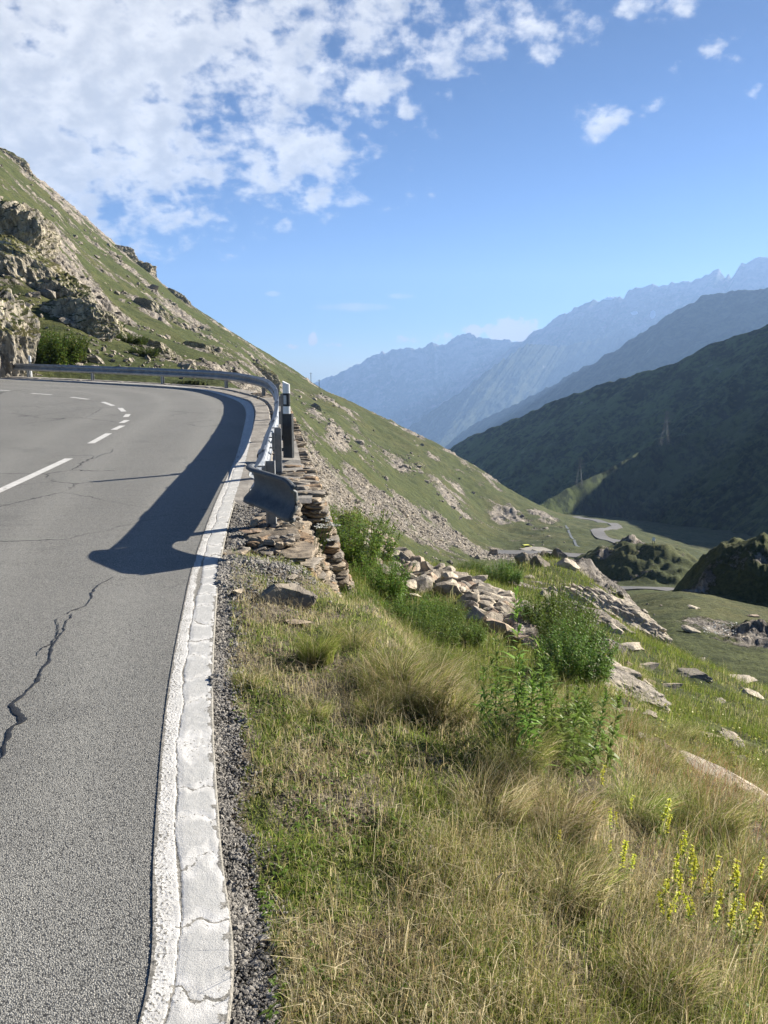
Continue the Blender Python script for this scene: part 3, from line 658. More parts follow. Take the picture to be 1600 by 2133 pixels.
def upstand(Y): return .055*sstep(9.5, 12.5, Y)*sstep(26, 21, Y)
def edge_line():
    near = EDGE[:, 1] < 13.5; i0 = np.where(EDGE[:, 1] > 1.0)[0][0]; i1 = np.where(EDGE[:, 1] > 12)[0][0]
    def strip(path, nu, name):
        la = lat(path); s = np.r_[0, np.cumsum(np.linalg.norm(np.diff(path, axis=0), axis=1))]
        u = np.linspace(-.106, .110, nu); U, S = np.meshgrid(u, s)
        X = path[:, None, 0]+la[:, None, 0]*U; Y = path[:, None, 1]+la[:, None, 1]*U
        # ragged outline
        wob_l = .008*fbm(S*6, S*0+1, 3, 5); wob_r = .012*fbm(S*7, S*0+9, 4, 6)
        paint = sstep(-.104, -.094, U-wob_l)*sstep(.106, .094, U-wob_r)
        rough = .25+.75*sstep(-.02, -.07, U+.02*fbm(S*3, S*0, 3, 8))
        paint = paint*(1-.62*rough*sstep(-.02, .5, fbm(S*120, U*120, 3, 9)+.14)) - .12*sstep(-.06, -.1, U)
        # long joint between asphalt and the edge beam, and cross cracks
        seam_u = -.036+.016*fbm(S*2.3, S*0+3, 4, 12)+.004*fbm(S*22, S*0, 2, 13)
        sw = .0012+.0042*(fbm(S*3, S*0+2, 3, 14)+.3) + .018*np.exp(-((Y-5.55)/.42)**2)
        seam = np.exp(-((U-seam_u)/np.maximum(sw, .0015))**2)
        q = S/.30+.9*fbm(S*.9, S*0, 2, 15)+.22*fbm(S*3, U*9, 3, 16); cell = np.abs(q-np.round(q))*.30
        open_ = sstep(-.5, .3, fbm(np.round(q)*1.37+.5, q*0+.5, 1, 18)+.1)
        cross = np.exp(-(cell/.004)**2)*sstep(-.03, .0, U-seam_u)*open_
        crum = sstep(.15, .5, fbm(S*14, U*14, 3, 21))*sstep(.06, .1, U)*.9+sstep(.07, .012, cell)*sstep(.0, .5, fbm(S*60, U*60, 3, 22)+.12)*sstep(0, .02, U-seam_u)*.5+.5*sstep(.3, .6, fbm(S*9+3, U*9, 4, 26))*sstep(0, .5, fbm(S*90, U*90, 2, 27)+.1)
        paint = np.clip(paint-1.1*seam-.9*cross-crum*.8, 0, 1)
        grey = sstep(.03, .07, cell)*sstep(.0, .03, U-seam_u)*sstep(.1, .08, U)
        bulge = .0022*sstep(0, .03, U-seam_u)*sstep(.12, .08, U)*sstep(.0, .06, cell)*sstep(1.2, 2.0, S+1)
        Z = zr(Y)+.004+upstand(Y)*sstep(-.075, -.06, U)+bulge-.005*seam-.002*cross+.0016*rough*fbm(S*120, U*120, 3, 9)+.0006*fbm(S*30, U*30, 3, 24)
        Z = np.where(U > .1085, zr(Y)-.012, np.maximum(Z, zr(Y)+.0015+upstand(Y)*sstep(-.075, -.06, U)))
        # the beam has sunk and broken beside the ruined wall
        return X, Y, Z, paint, grey
    a = smooth_path(EDGE[i0:i1+1:10], .0045)
    X, Y, Z, p, g = strip(a, 58, 'near'); v = np.stack([X, Y, Z], -1).reshape(-1, 3); f = [grid_faces(*X.shape)[:, ::-1]]; n = len(v)
    b = EDGE[i1-1::2]; X2, Y2, Z2_, p2, g2 = strip(b, 36, 'far'); v = np.vstack([v, np.stack([X2, Y2, Z2_], -1).reshape(-1, 3)]); f.append(grid_faces(*X2.shape)[:, ::-1]+n)
    p2 = np.maximum(p2, .75*(np.abs(np.linspace(-.106, .110, 36))[None, :] < .1)*np.clip((Y2-11)/6, 0, 1))
    return mesh_np('edge_line', v, f, [PAINT], {'paint': np.r_[p.ravel(), p2.ravel()], 'grey': np.r_[g.ravel(), g2.ravel()*.5]}, True)
el = link('edge_line', edge_line()); tag(el, 'cracked white edge line painted along the outer road edge', 'road marking', kind='structure')

dashes = [((-60, 1049), (144, 955.5)), ((189, 924), (227, 903)), ((237, 895.5), (255, 887)), ((253, 881.5), (265, 875.5)), ((262, 869), (267, 863)), ((258, 857.5), (250, 850)), ((236, 845.5), (214, 837.5)), ((184, 832), (148, 827.5)), ((107, 822.5), (66, 819.5)), ((19, 814), (-30, 811)), ((-80, 808), (-140, 805))]
cv, cf = [], []
for a, b in dashes:
    p0 = on_road(*a)[:2]; p1 = on_road(*b)[:2]; k = 24; tt = np.linspace(0, 1, k)[:, None]; pp = p0+(p1-p0)*tt; la = lat(pp)
    q = np.stack([pp-la*.065, pp-la*.02, pp+la*.02, pp+la*.065], 1).reshape(-1, 2); base = sum(len(x) for x in cv)
    cv.append(np.c_[q, zr(q[:, 1])+.005]); cf.append(grid_faces(k, 4)[:, ::-1]+base)
cvv = np.vstack(cv)
cl_o = link('centre_line', mesh_np('centre_line', cvv, [np.vstack(cf)], [PAINT], {'paint': .72+.25*fbm(cvv[:, 0]*9, cvv[:, 1]*9, 2, 3), 'grey': np.zeros(len(cvv))})); tag(cl_o, 'white dashed centre line curving through the bend', 'road marking', kind='structure')

# black tar seam winding over the asphalt
def seam(pts, wid, seed):
    w = smooth_path([on_road(*q)[:2] for q in pts], .006); la = lat(w); s = np.arange(len(w))*.006
    w = w+la*(.022*fbm(s*3.2, s*0, 4, seed)+.009*fbm(s*19, s*0, 2, seed+1))[:, None]
    hw = np.interp(np.linspace(0, 1, len(w)), np.linspace(0, 1, len(wid)), wid)*(.75+.7*fbm(s*9, s*0+4, 3, seed+2)); hw = np.maximum(hw, .0012)
    q = np.stack([w-la*hw[:, None], w, w+la*hw[:, None]], 1).reshape(-1, 2); z = zr(q[:, 1])+.0035; z[1::3] += .0025
    return mesh_np('tar_seam', np.c_[q, z], [grid_faces(len(w), 3)[:, ::-1]], [TAR], None, True)
s1 = link('tar_seam', seam([(4, 1580), (26, 1520), (42, 1500), (30, 1470), (55, 1440), (80, 1410), (98, 1380), (112, 1345), (134, 1310), (150, 1280)], [.003, .016, .02, .011, .01, .011, .008, .007, .006, .005], 3)); tag(s1, 'wide black tar seam winding along the lower left asphalt', 'tar seam', kind='thing')
s2 = link('tar_seam', seam([(80, 1366), (92, 1352), (110, 1340), (124, 1310), (118, 1292), (148, 1275), (178, 1262), (192, 1235), (215, 1215), (236, 1203)], [.002, .006, .005, .003, .003, .004, .006, .012, .006, .003], 9)); tag(s2, 'thin tar crack running from the black seam up to the rail shadow', 'tar seam', kind='thing')
s3 = link('tar_seam', seam([(198, 955), (215, 946), (232, 943), (236, 935)], [.004, .012, .006, .003], 15)); tag(s3, 'short dark crack beside the centre line dashes', 'tar seam', kind='thing')

# kerb beam between the line and the wall top, with joints
def kerb():
    i0 = np.where(EDGE[:, 1] > 8.6)[0][0]; rows = []
    idx = np.arange(i0, len(EDGE)-300, 6); left = EDGE[idx]+ELAT[idx]*.095
    sL = np.arange(len(idx))/len(idx)
    k = np.array([np.argmin(((wall_out-q)**2).sum(1)) for q in left]); right = wall_out[np.maximum.accumulate(k)]-RLAT[np.maximum.accumulate(k)]*.1
    m = 16; tt = np.linspace(0, 1, m); X = left[:, None, 0]*(1-tt)+right[:, None, 0]*tt; Y = left[:, None, 1]*(1-tt)+right[:, None, 1]*tt
    up_ = upstand(Y)
    Z = zr(Y)+.006+up_+.010*fbm(X*3, Y*3, 3, 3)*np.minimum(1, tt*6)+.02*(tt > .5)
    gap = np.ones((m-1,), bool); g_ = m//2
    Z[:, g_] -= .06; Z += .0*X
    ev = grid_faces(len(idx), m)[:, ::-1]
    sj = np.arange(len(idx))*.12; jt = np.abs(sj/2.6-np.round(sj/2.6))*2.6 < .07; Z[jt, 1:] -= .035
    return mesh_np('kerb', np.stack([X, Y, Z], -1).reshape(-1, 3), [ev], [CONCRETE], None, False)
tag(link('kerb', kerb()), 'weathered concrete strip between edge line and guard rail', 'kerb', kind='structure')

# ------------------------------------------------------------------ guard rail
rail = empty('guard_rail', (-1.13, 7.4, 0)); tag(rail, 'grey steel guard rail following the outside of the hairpin bend', 'guard rail')
rinv = -np.array(rail.location)
def rel(o): o.location = -Vector(rail.location); return o
prof = np.array([(.00, .31), (.012, .305), (.03, .285), (.078, .255), (.082, .235), (.078, .215), (.02, .185), (.008, .155), (.02, .125), (.078, .095), (.082, .075), (.078, .055), (.03, .025), (.012, .005), (.0, .0)])   # (towards the road, height)
beam_p = rail_line[2:]; bl = RLAT[2:]; o_ = .05
def sweep(path, la, prof_fn, z_fn, thick=.004):
    vv = []
    for i in range(len(path)):
        pr_ = prof_fn(i); c = path[i]; zz = z_fn(i)
        for sgn in (0, 1):
            for (a, h) in pr_: q = c-la[i]*(o_+a+sgn*thick); vv.append((q[0], q[1], zz+h))
    n = len(prof_fn(0)); vv = np.array(vv).reshape(len(path), 2*n, 3)
    order = np.r_[np.arange(n), np.arange(2*n-1, n-1, -1)]; vv = vv[:, order]
    return vv.reshape(-1, 3), grid_faces(len(path), 2*n, True)
bv, bf = sweep(beam_p, bl, lambda i: prof, lambda i: zr(beam_p[i][1])+.315)
rel(link('beam', mesh_np('beam', bv, [bf[:, ::-1]], [ZINC], None, False), rail))
for yq in (8.7, 12.2, 15.8, 19.4, 23.0):
    i = int(np.argmin(np.abs(beam_p[:, 1]-yq))); sl_ = slice(max(0, i-2), i+3)
    spv, spf = sweep(beam_p[sl_], bl[sl_], lambda k_: prof+np.array((.006, 0)), lambda k_: zr(beam_p[sl_][k_][1])+.315, .016)
    rel(link('splice_plate', mesh_np('splice_plate', spv, [spf[:, ::-1]], [ZINC], None, False), rail))
for xq in (-4.6, -7.2, -10.5, -14.3):
    i = int(np.argmin(np.abs(beam_p[:, 0]-xq))); sl_ = slice(max(0, i-2), i+3)
    spv, spf = sweep(beam_p[sl_], bl[sl_], lambda k_: prof+np.array((.006, 0)), lambda k_: zr(beam_p[sl_][k_][1])+.315, .016)
    rel(link('splice_plate', mesh_np('splice_plate', spv, [spf[:, ::-1]], [ZINC], None, False), rail))
# end terminal: the beam flattens, turns away from the road and ends in a lip
def terminal():
    b0 = beam_p[0]; t0 = beam_p[0]-beam_p[1]; t0 /= np.linalg.norm(t0)
    pts = [b0-t0*.02-np.array((RLAT[2]*(o_+.06)))]
    ang0 = math.atan2(t0[1], t0[0]); p = pts[0].copy(); path = [p.copy()]; a = ang0; ds = .03
    for i in range(46):
        s = i*ds
        turn = math.radians(40)*ds/.30 if .06 < s < .36 else math.radians(-2)*ds
        a += turn; p = p+np.array((math.cos(a), math.sin(a)))*ds; path.append(p.copy())
        if s > .93: break
    path = np.array(path); la = lat(path[::-1])[::-1]; n = len(path); vv = []
    # outline: (height 0..1, depth towards the outside of the turn)
    pf = np.array([(.99, .03), (1.02, .004), (1.0, -.028), (.95, -.036), (.90, -.018), (.84, .022), (.62, .034), (.42, .03), (.30, .006), (.20, -.05), (.11, -.085), (.03, -.09), (-.012, -.066), (.012, -.034), (.09, -.012)])
    for i in range(n):
        w = i/(n-1); e_ = max(0, (w-.84)/.16)**2; top = .645-.03*w*w-.05*e_; bot = .315+.02*math.sin(w*3)-.085*w**2+.045*e_; dep = 1.5+.5*math.sin(min(1, w*2)*math.pi)
        for sg in (0, .006):
            for (h, q) in pf:
                c = path[i]+la[i]*(q*(1.15-.45*w)*(1 if h > .35 else (.35+.65*min(1, w*4))*(1-.35*w))+sg); vv.append((c[0], c[1], zr(path[i][1])+bot+(top-bot)*h))
    m_ = len(pf); vv = np.array(vv).reshape(n, 2*m_, 3); vv = vv[:, np.r_[np.arange(m_), np.arange(2*m_-1, m_-1, -1)]]
    f = grid_faces(n, 2*m_, True); mb = MB(); mb.add(vv.reshape(-1, 3), f)
    # rounded lip on the free end
    e = vv[-1][:m_]; mb.tube(e, .021, 8); return mb, path
tm, tpath = terminal(); to = rel(tm.build('end_terminal', ZINC_OLD_SHADED, rail, True)); to['label'] = 'weathered and shade-darkened flared end piece turned away from the road'
def ipost(p, la, zb, zt, w=.10, d=.09):
    mb = MB(); tv = np.array((-la[1], la[0])); R = [[la[0], tv[0], 0], [la[1], tv[1], 0], [0, 0, 1]]
    h = zt-zb; c = np.array((p[0], p[1], (zb+zt)/2)); L3 = np.array((la[0], la[1], 0)); 
    mb.box(c+L3*d/2, (.006, w, h), R); mb.box(c-L3*d/2, (.006, w, h), R); mb.box(c, (d-.008, .006, h), R)
    mb.box((p[0]-la[0]*(d/2+.02), p[1]-la[1]*(d/2+.02), zt-.17), (.03, w*.9, .22), R)
    return mb
posts = [(7.52, .635), (10.4, .66), (14.0, .63), (17.6, .63), (21.2, .63), (24.8, .63)]
for y, h in posts:
    p, la = rail_at(y); rel(ipost(p+la*.04, la, float(zr(y))-.15, float(zr(y))+h).build('post', POSTM, rail))
for x in (-5.8, -8.75, -12.45, -16.2):
    i = int(np.argmin(np.abs(rail_line[:, 0]-x))); p, la = rail_line[i], RLAT[i]; rel(ipost(p+la*.04, la, float(zr(p[1]))-.2, float(zr(p[1]))+.6).build('post', POSTM, rail))
for y in (7.75, 10.4, 10.42, 11.6, 11.62, 15.6, 19.6):
    p, la = rail_at(y); z = float(zr(y))
    for hz_ in (.40, .54):
        mb = MB(); q = p-la*.15; mb.tube([(q[0], q[1], z+hz_), (p[0]+la[0]*.03, p[1]+la[1]*.03, z+hz_)], .009, 6); rel(mb.build('bolt', POSTM, rail))

# delineator posts
def delineator(loc, rz, label, lo=.66, black=True):
    r = empty('delineator_post', loc, rz); tag(r, label, 'delineator')
    def prism(z0, z1, w, d, slope=0):
        mb = MB(); n = 10; th = np.linspace(0, math.pi, n); ring = np.r_[np.c_[np.cos(th)*w/2, -np.sin(th)*d], [[-w/2*.8, d*.12], [w/2*.8, d*.12]]]
        v = np.vstack([np.c_[ring, np.full(len(ring), z0)], np.c_[ring, z1-slope*(ring[:, 0]/w+.5)]])
        k = len(ring); q = [[i, (i+1) % k, k+(i+1) % k, k+i] for i in range(k)]; mb.add(v, q)
        mb.t += [np.array([[k, k+i, k+i+1]]) for i in range(1, k-1)]+[np.array([[0, i+1, i]]) for i in range(1, k-1)]; return mb
    if black:
        mb = MB(); mb.box((0, .0, lo/2), (.15, .012, lo)); mb.box((-.07, .03, lo/2), (.012, .06, lo)); mb.box((.07, .03, lo/2), (.012, .06, lo)); mb.build('post', BLACKP, r)
        prism(lo, lo+.11, .115, .05).build('lower_head', WHITEP, r); prism(lo+.11, lo+.30, .117, .052).build('black_band', BLACKP, r); prism(lo+.30, lo+.48, .115, .05, .05).build('head', WHITEP, r)
        mb = MB(); mb.box((0, -.055, lo+.205), (.045, .008, .13)); mb.build('reflector', REFL, r)
        mb = MB(); mb.box((-.2, .02, lo-.35), (.36, .03, .05)); mb.box((-.2, .02, .12), (.36, .03, .05)); mb.build('bracket', BLACKP, r)
    else:
        prism(-.2, .52, .10, .045).build('post', WHITEP, r); prism(.52, .70, .102, .047).build('black_band', BLACKP, r); prism(.70, 1.0, .12, .05, .04).build('head', WHITEP, r)
        mb = MB(); mb.box((0, -.05, .61), (.05, .006, .12)); mb.build('reflector', REFL, r)
    return r
pd, ld = rail_at(11.5)
delineator((pd[0]+ld[0]*.14, 11.5, float(zr(11.5))+.10), -.35, 'black and white delineator behind the near guard rail, at the wall edge')
delineator((-16.15, 35.75, float(zr(35.7))), .1, 'white delineator standing behind the far end of the guard rail', black=False)

# ------------------------------------------------------------------ stone walls
def stone(mb, c, size, R=None, jit=.12):
    mb.box(c, size, R, jit)
def rotz(a): return np.array([[math.cos(a), -math.sin(a), 0], [math.sin(a), math.cos(a), 0], [0, 0, 1]])
def tilt(ax, ay, az): 
    m = (Matrix.Rotation(az, 3, 'Z') @ Matrix.Rotation(ay, 3, 'Y') @ Matrix.Rotation(ax, 3, 'X')); return np.array(m)
rw = random.Random(4)
def retaining_wall():
    mb = MB(); B = .31        # batter
    sel = np.where(wall_out[:, 1] > 9.0)[0]; path = wall_out[sel]; la = RLAT[sel]; L = np.arange(len(path))*.1
    z = -.02
    while z > -2.3:            # outer face, course by course round the bend
        h = rw.uniform(.05, .14); s = rw.uniform(0, .15); end = 7 if z < -.7 else 20
        while s < min(L[-1], end):
            w = rw.uniform(.15, .42); i = min(int((s+w/2)/.1), len(path)-1); p = path[i]; n = la[i]; out = -z*B+rw.uniform(-.02, .008); q = p+n*(out-.12)
            mb.stone((q[0], q[1], zr(p[1])+z-h/2), (.32, w*1.02, h*1.0), tilt(rw.uniform(-.05, .05), B*.3+rw.uniform(-.05, .05), math.atan2(n[1], n[0]))); s += w
        z -= h
    p = path[0]; n = la[0]; tv = np.array((-n[1], n[0])); z = -.0
    while z > -1.7:            # broken end: thin slabs laid across
        h = rw.choice((.03, .035, .045, .05, .06, .075, .10)); out = -z*B; w0 = rw.uniform(-.02, .02)
        while w0 < .40:
            w = rw.uniform(.10, .34); q = p+n*(out-.0-w0-w/2)-tv*(.10+rw.uniform(-.05, .04))
            mb.stone((q[0], q[1], float(zr(p[1]))+z-h/2), (w, rw.uniform(.22, .38), h*rw.uniform(.85, 1.05)), tilt(rw.uniform(-.08, .08), rw.uniform(-.08, .08), math.atan2(n[1], n[0])+rw.uniform(-.12, .12))); w0 += w*.95
        z -= h
    s = 0
    while s < min(L[-1], 17):  # coping stones
        w = rw.uniform(.06, .2); i = min(int((s+w/2)/.1), len(path)-1); p = path[i]; n = la[i]; d0 = 0
        while d0 < .38:
            d = rw.uniform(.12, .3); q = p+n*(.04-d0-d/2+rw.uniform(-.02, .03))
            mb.stone((q[0], q[1], float(zr(p[1]))+rw.uniform(-.03, .025)), (d, w*1.05, rw.uniform(.05, .10)), tilt(rw.uniform(-.12, .12), rw.uniform(-.16, .1), math.atan2(n[1], n[0])+rw.uniform(-.25, .25))); d0 += d*.95
        s += w
    return mb
def wall_obj(mb, name, label):
    o = link(name, mb.mesh(name, [ROCK_WALL], False, {'tint': np.concatenate(mb.tint)})); return tag(o, label, 'stone wall')
wall_obj(retaining_wall(), 'dry_stone_wall', 'dry stone retaining wall of flat slabs below the guard rail')
def ruined_wall():
    mb = MB(); z = .0
    while z > -1.15:           # battered outer face of the ruined near end
        h = rw.uniform(.03, .07); y = 6.75-z*.12+rw.uniform(0, .15)
        while y < 9.1:
            w = rw.uniform(.08, .28); x = -.82-.07*(y-7)+(-z)*.40+.03*math.sin(y*5)+rw.uniform(-.03, .03)-(.1 if z > -.12 else 0)
            mb.stone((x-.13, y+w/2, z-h/2), (.32, w*1.03, h), tilt(rw.uniform(-.06, .06), .15+rw.uniform(-.06, .06), rw.uniform(-.1, .1)), .1); y += w
        z -= h
    for k in range(150):       # loose splinters bedded on the broken top
        y = rw.uniform(6.75, 9.1); x = rw.uniform(-1.28+.0*y, -.86-.07*(y-7)); w = rw.uniform(.05, .17)
        mb.stone((x, y, float(zr(y))-.045+rw.uniform(0, .035)), (w, w*rw.uniform(.5, 1.2), rw.uniform(.02, .055)), tilt(rw.uniform(-.3, .3), rw.uniform(-.25, .35), rw.uniform(0, 3.1)))
    for k in range(60):
        y = rw.uniform(6.45, 6.9); x = rw.uniform(-1.45, -.8); w = rw.uniform(.05, .2)
        mb.stone((x, y, -.05-.55*max(0, 6.85-y)*(x > -1.25)+rw.uniform(-.03, .03)), (w, w*rw.uniform(.5, 1.0), rw.uniform(.02, .05)), tilt(rw.uniform(-.3, .3), rw.uniform(-.3, .4), rw.uniform(0, 3.1)))
    z = -.05
    while z > -.40:            # layered broken end below the post
        h = rw.choice((.016, .022, .03, .04)); x = -1.38+(-z)*1.1
        while x < -.9+(-z)*.36:
            w = rw.uniform(.07, .26); mb.stone((x+w/2, 6.88+rw.uniform(-.06, .07)+z*.12, z-h/2), (w*1.05, .42, h), tilt(rw.uniform(-.06, .06), rw.uniform(-.05, .08), rw.uniform(-.25, .25)), .12); x += w*.85
        z -= h
    return mb
wall_obj(ruined_wall(), 'ruined_wall_end', 'crumbling stone wall end below the guard rail terminal')

# ------------------------------------------------------------------ rocks
def rock_mesh(name, seed, sub=3, flat=(1, 1, .6), cuts=12, rough=.06, mats=None, smooth=False):
    r = np.random.default_rng(seed); bm = bmesh.new(); bmesh.ops.create_icosphere(bm, subdivisions=sub, radius=1)
    v = np.array([x.co[:] for x in bm.verts]); f = np.array([[q.index for q in p.verts] for p in bm.faces]); bm.free()
    for _ in range(cuts):
        n = r.normal(size=3); n[2] *= .8; n /= np.linalg.norm(n); d = r.uniform(.42, .86); k = np.maximum(0, v @ n-d); v = v-k[:, None]*n
    nz = fbm(v[:, 0]*1.7+seed, v[:, 1]*1.7+v[:, 2]*1.3, 4, seed); v = v*(1+rough*nz[:, None]); v = v*np.array(flat)
    return mesh_np(name, v, [f], mats or [ROCK], None, smooth)
ANG = [rock_mesh('rubble_stone', 100+i, 2, (1, r_[0], r_[1]), 11, .05, [ROCK_PALE if i % 3 else ROCK]) for i, r_ in enumerate([(.7, .35), (.8, .5), (.6, .3), (.9, .55), (.75, .4), (.65, .45), (.85, .3), (.7, .6), (.55, .28), (.8, .42)])]
def place_rock(m, loc, size, label, group=None, name='stone', rot=None, cat='rock'):
    o = link(name, m, None, loc); o.scale = (size,)*3 if np.isscalar(size) else size
    o.rotation_euler = rot if rot else (rw.uniform(-.5, .5), rw.uniform(-.5, .5), rw.uniform(0, 6.28)); tag(o, label, cat, group); return o

def cliff_mesh(seed, material=None):
    r = np.random.default_rng(seed); bm = bmesh.new(); bmesh.ops.create_icosphere(bm, subdivisions=6, radius=1)
    v = np.array([x.co[:] for x in bm.verts]); f = np.array([[q.index for q in p.verts] for p in bm.faces]); bm.free()
    for _ in range(7):
        n = r.normal(size=3); n /= np.linalg.norm(n); v = v-np.maximum(0, v @ n-r.uniform(.7, .92))[:, None]*n
    a = ridged(v[:, 0]*2.2+v[:, 1]*1.1+seed, v[:, 2]*.9+v[:, 1]*1.6, 5, seed)-.6; b = fbm(v[:, 0]*5+v[:, 1]*3, v[:, 2]*4+v[:, 1]*4, 5, seed+3); c = ridged((v[:, 0]+.5*v[:, 2])*6, v[:, 1]*3+v[:, 2]*2, 4, seed+8)-.6
    v = v*(1+.22*a+.06*b+.05*c)[:, None]*np.array((1, 1, 1.0))
    return mesh_np('cliff', v, [f], [material or ROCK_FAR], None, False)
OUTROCK = m_rock('outcrop_gneiss', 2.4, (1.45, 1.4, 1.28), .03, True, .35, 0)
OUT = [cliff_mesh(340+i, OUTROCK) for i in range(2)]
# rubble bank below the wall: heap of loose slabs
crest = [(772, 1112, 21), (800, 1145, 19.5), (850, 1172, 18), (905, 1202, 16.5), (950, 1212, 15.5), (990, 1235, 14.5), (1030, 1260, 13.3), (1060, 1300, 12), (1095, 1325, 11), (1120, 1345, 10.5)]
cr = smooth_path([P(*q) for q in crest], .05); n_r = 0
wid = np.interp(np.linspace(0, 1, len(cr)), [0, .15, .35, .6, .8, 1], [.4, 1.0, 1.5, 1.5, 1.1, .7])
for k in range(285):
    i = rw.randrange(len(cr)); c = cr[i]; w = wid[i]
    u = rw.gauss(0, .55); x = c[0]-.55*u*w; y = c[1]-.85*abs(u)*w*1.5+rw.uniform(-.3, .3); hgt = max(0, 1-abs(u)*1.1)
    g = float(gz(x, y)); s = rw.uniform(.16, .42)*(1.0 if y > 13 else .8); z = g+.10+hgt*max(0, c[2]-g+.02)*rw.uniform(.5, 1)
    place_rock(ANG[rw.randrange(len(ANG))], (x, y, z), s, 'pale angular stone in the loose rubble bank beside the green bushes', 'stones of the rubble bank', 'rubble_stone')
    n_r += 1
# single stones that can be told apart
BIG = [rock_mesh('boulder', 200+i, 4, (1, r_[0], r_[1]), 14, .10, [ROCK if i % 2 else ROCK_PALE]) for i, r_ in enumerate([(.62, .3), (.7, .45), (.8, .6), (.5, .25), (.66, .38), (.9, .8)])]
def at_px(m, px, py, size, label, dmin=1.0, rot=None, sink=.25, group=None, name='boulder'):
    h = hit(px, py, dmin); s = size if np.isscalar(size) else size[2]
    place_rock(BIG[m], (h[0], h[1], h[2]+s*.1-sink*s*.2), size, label, group, name, rot or (rw.uniform(-.15, .15), rw.uniform(-.1, .25), rw.uniform(0, 6.28)))
    return h
mid = [(0, 1545, 1418, .36, 'pale pointed slab lying on the lower meadow by the right edge'), (0, 1450, 1412, .36, 'grey flat rock half sunk in the lower meadow'), (3, 1460, 1378, .36, 'dark tilted slab with a shaded edge above the meadow rocks'),
       (1, 1300, 1408, .26, 'small light rock next to the big flat slab'), (3, 1345, 1392, .25, 'narrow light slab pointing up the meadow'), 
       (1, 1525, 1540, .16, 'small grey rock in the flowered meadow near the right edge'), (1, 1355, 1490, .09, 'little white stone in the meadow grass'), (2, 1240, 1340, .26, 'rounded pale block below the long rock slab'), (2, 1275, 1318, .25, 'pale block at the foot of the outcrop'),
       (2, 1200, 1345, .22, 'light block left of the meadow stones'), (4, 1310, 1352, .28, 'angular rock with a dark shaded side below the outcrop'), (2, 1340, 1318, .3, 'upright pale block at the lower end of the outcrop'), (1, 1225, 1300, .22, 'small pale block close to the tall green bush'),
       (1, 1570, 1285, .5, 'grey rock at the rim of the basin by the right edge'), (4, 1445, 1268, .5, 'light rock on the grassy rise beyond the basin'), (4, 1440, 1316, .55, 'lone pale rock in the middle of the basin'), (1, 1180, 1330, .2, 'small stone by the right foot of the bush'),
       (3, 1240, 1245, .5, 'thin pale slab high on the outcrop'), (5, 1168, 1163, .42, 'dark block standing on top of the outcrop'), (5, 1128, 1180, .38, 'brown upright block on the outcrop crest'), (2, 1180, 1182, .42, 'white topped block on the outcrop crest'), (5, 1095, 1172, .45, 'dark rounded block at the left end of the outcrop'),
       (0, 1560, 1445, .25, 'low stone right of the pale pointed slab'), (1, 1500, 1462, .10, 'pebble sized stone below the meadow slabs'), (3, 1395, 1432, .2, 'thin stone between the meadow rocks')]
for (m, px, py, s, lb) in mid: at_px(m, px, py, s*1.35 if np.isscalar(s) else s, lb, 4.8)
MIDP = np.array([hit(q[1], q[2], 4.8)[:2] for q in mid])
for k in range(60):
    px, py = rw.uniform(1190, 1590), rw.uniform(1330, 1600)
    if (px-1190)*.75 + 1290 > py+70: continue
    at_px(rw.randrange(5), px, py, rw.uniform(.06, .17), 'small pale stone scattered in the lower meadow grass', 5.2, group='small stones of the meadow', name='stone')
for k in range(70):
    px, py = rw.uniform(1060, 1390), rw.uniform(1185, 1330)
    if py < 1170+(px-1060)*.28 or py > 1250+(px-1060)*.3: continue
    at_px(rw.randrange(6), px, py, rw.uniform(.12, .34), 'small block of the broken outcrop beyond the green bush', 14, group='small blocks of the outcrop', name='stone')
# long slab of the outcrop
for (px, py, sz, rt, lb) in ((1275, 1425, (.62, .42, .13), (.05, .2, -.5), 'big flat tan slab showing through the meadow grass'), (1235, 1375, (.5, .3, .12), (.1, .2, -.7), 'flat tan rock beside the weeds at the meadow edge'), (1320, 1415, (.36, .16, .1), (.1, .3, -.6), 'narrow tan rock right of the big flat slab'), (1270, 1270, (1.7, .8, .5), (.2, .25, -.75), 'long smooth grey slab of the outcrop facing the viewer'), (1345, 1300, (1.1, .5, .3), (.2, .35, -.8), 'lower narrow slab of the outcrop'), (1215, 1290, (1.3, .7, .4), (.2, .2, -.6), 'left grey slab of the outcrop beside the bush')):
    h = hit(px, py, 12 if py < 1320 else 6); place_rock(OUT[rw.randrange(2)], (h[0], h[1], h[2]-(.42 if py < 1320 else .06)*sz[2]-.05), (sz[0], sz[1], sz[2]*1.1), lb, None, 'outcrop_slab', rt)
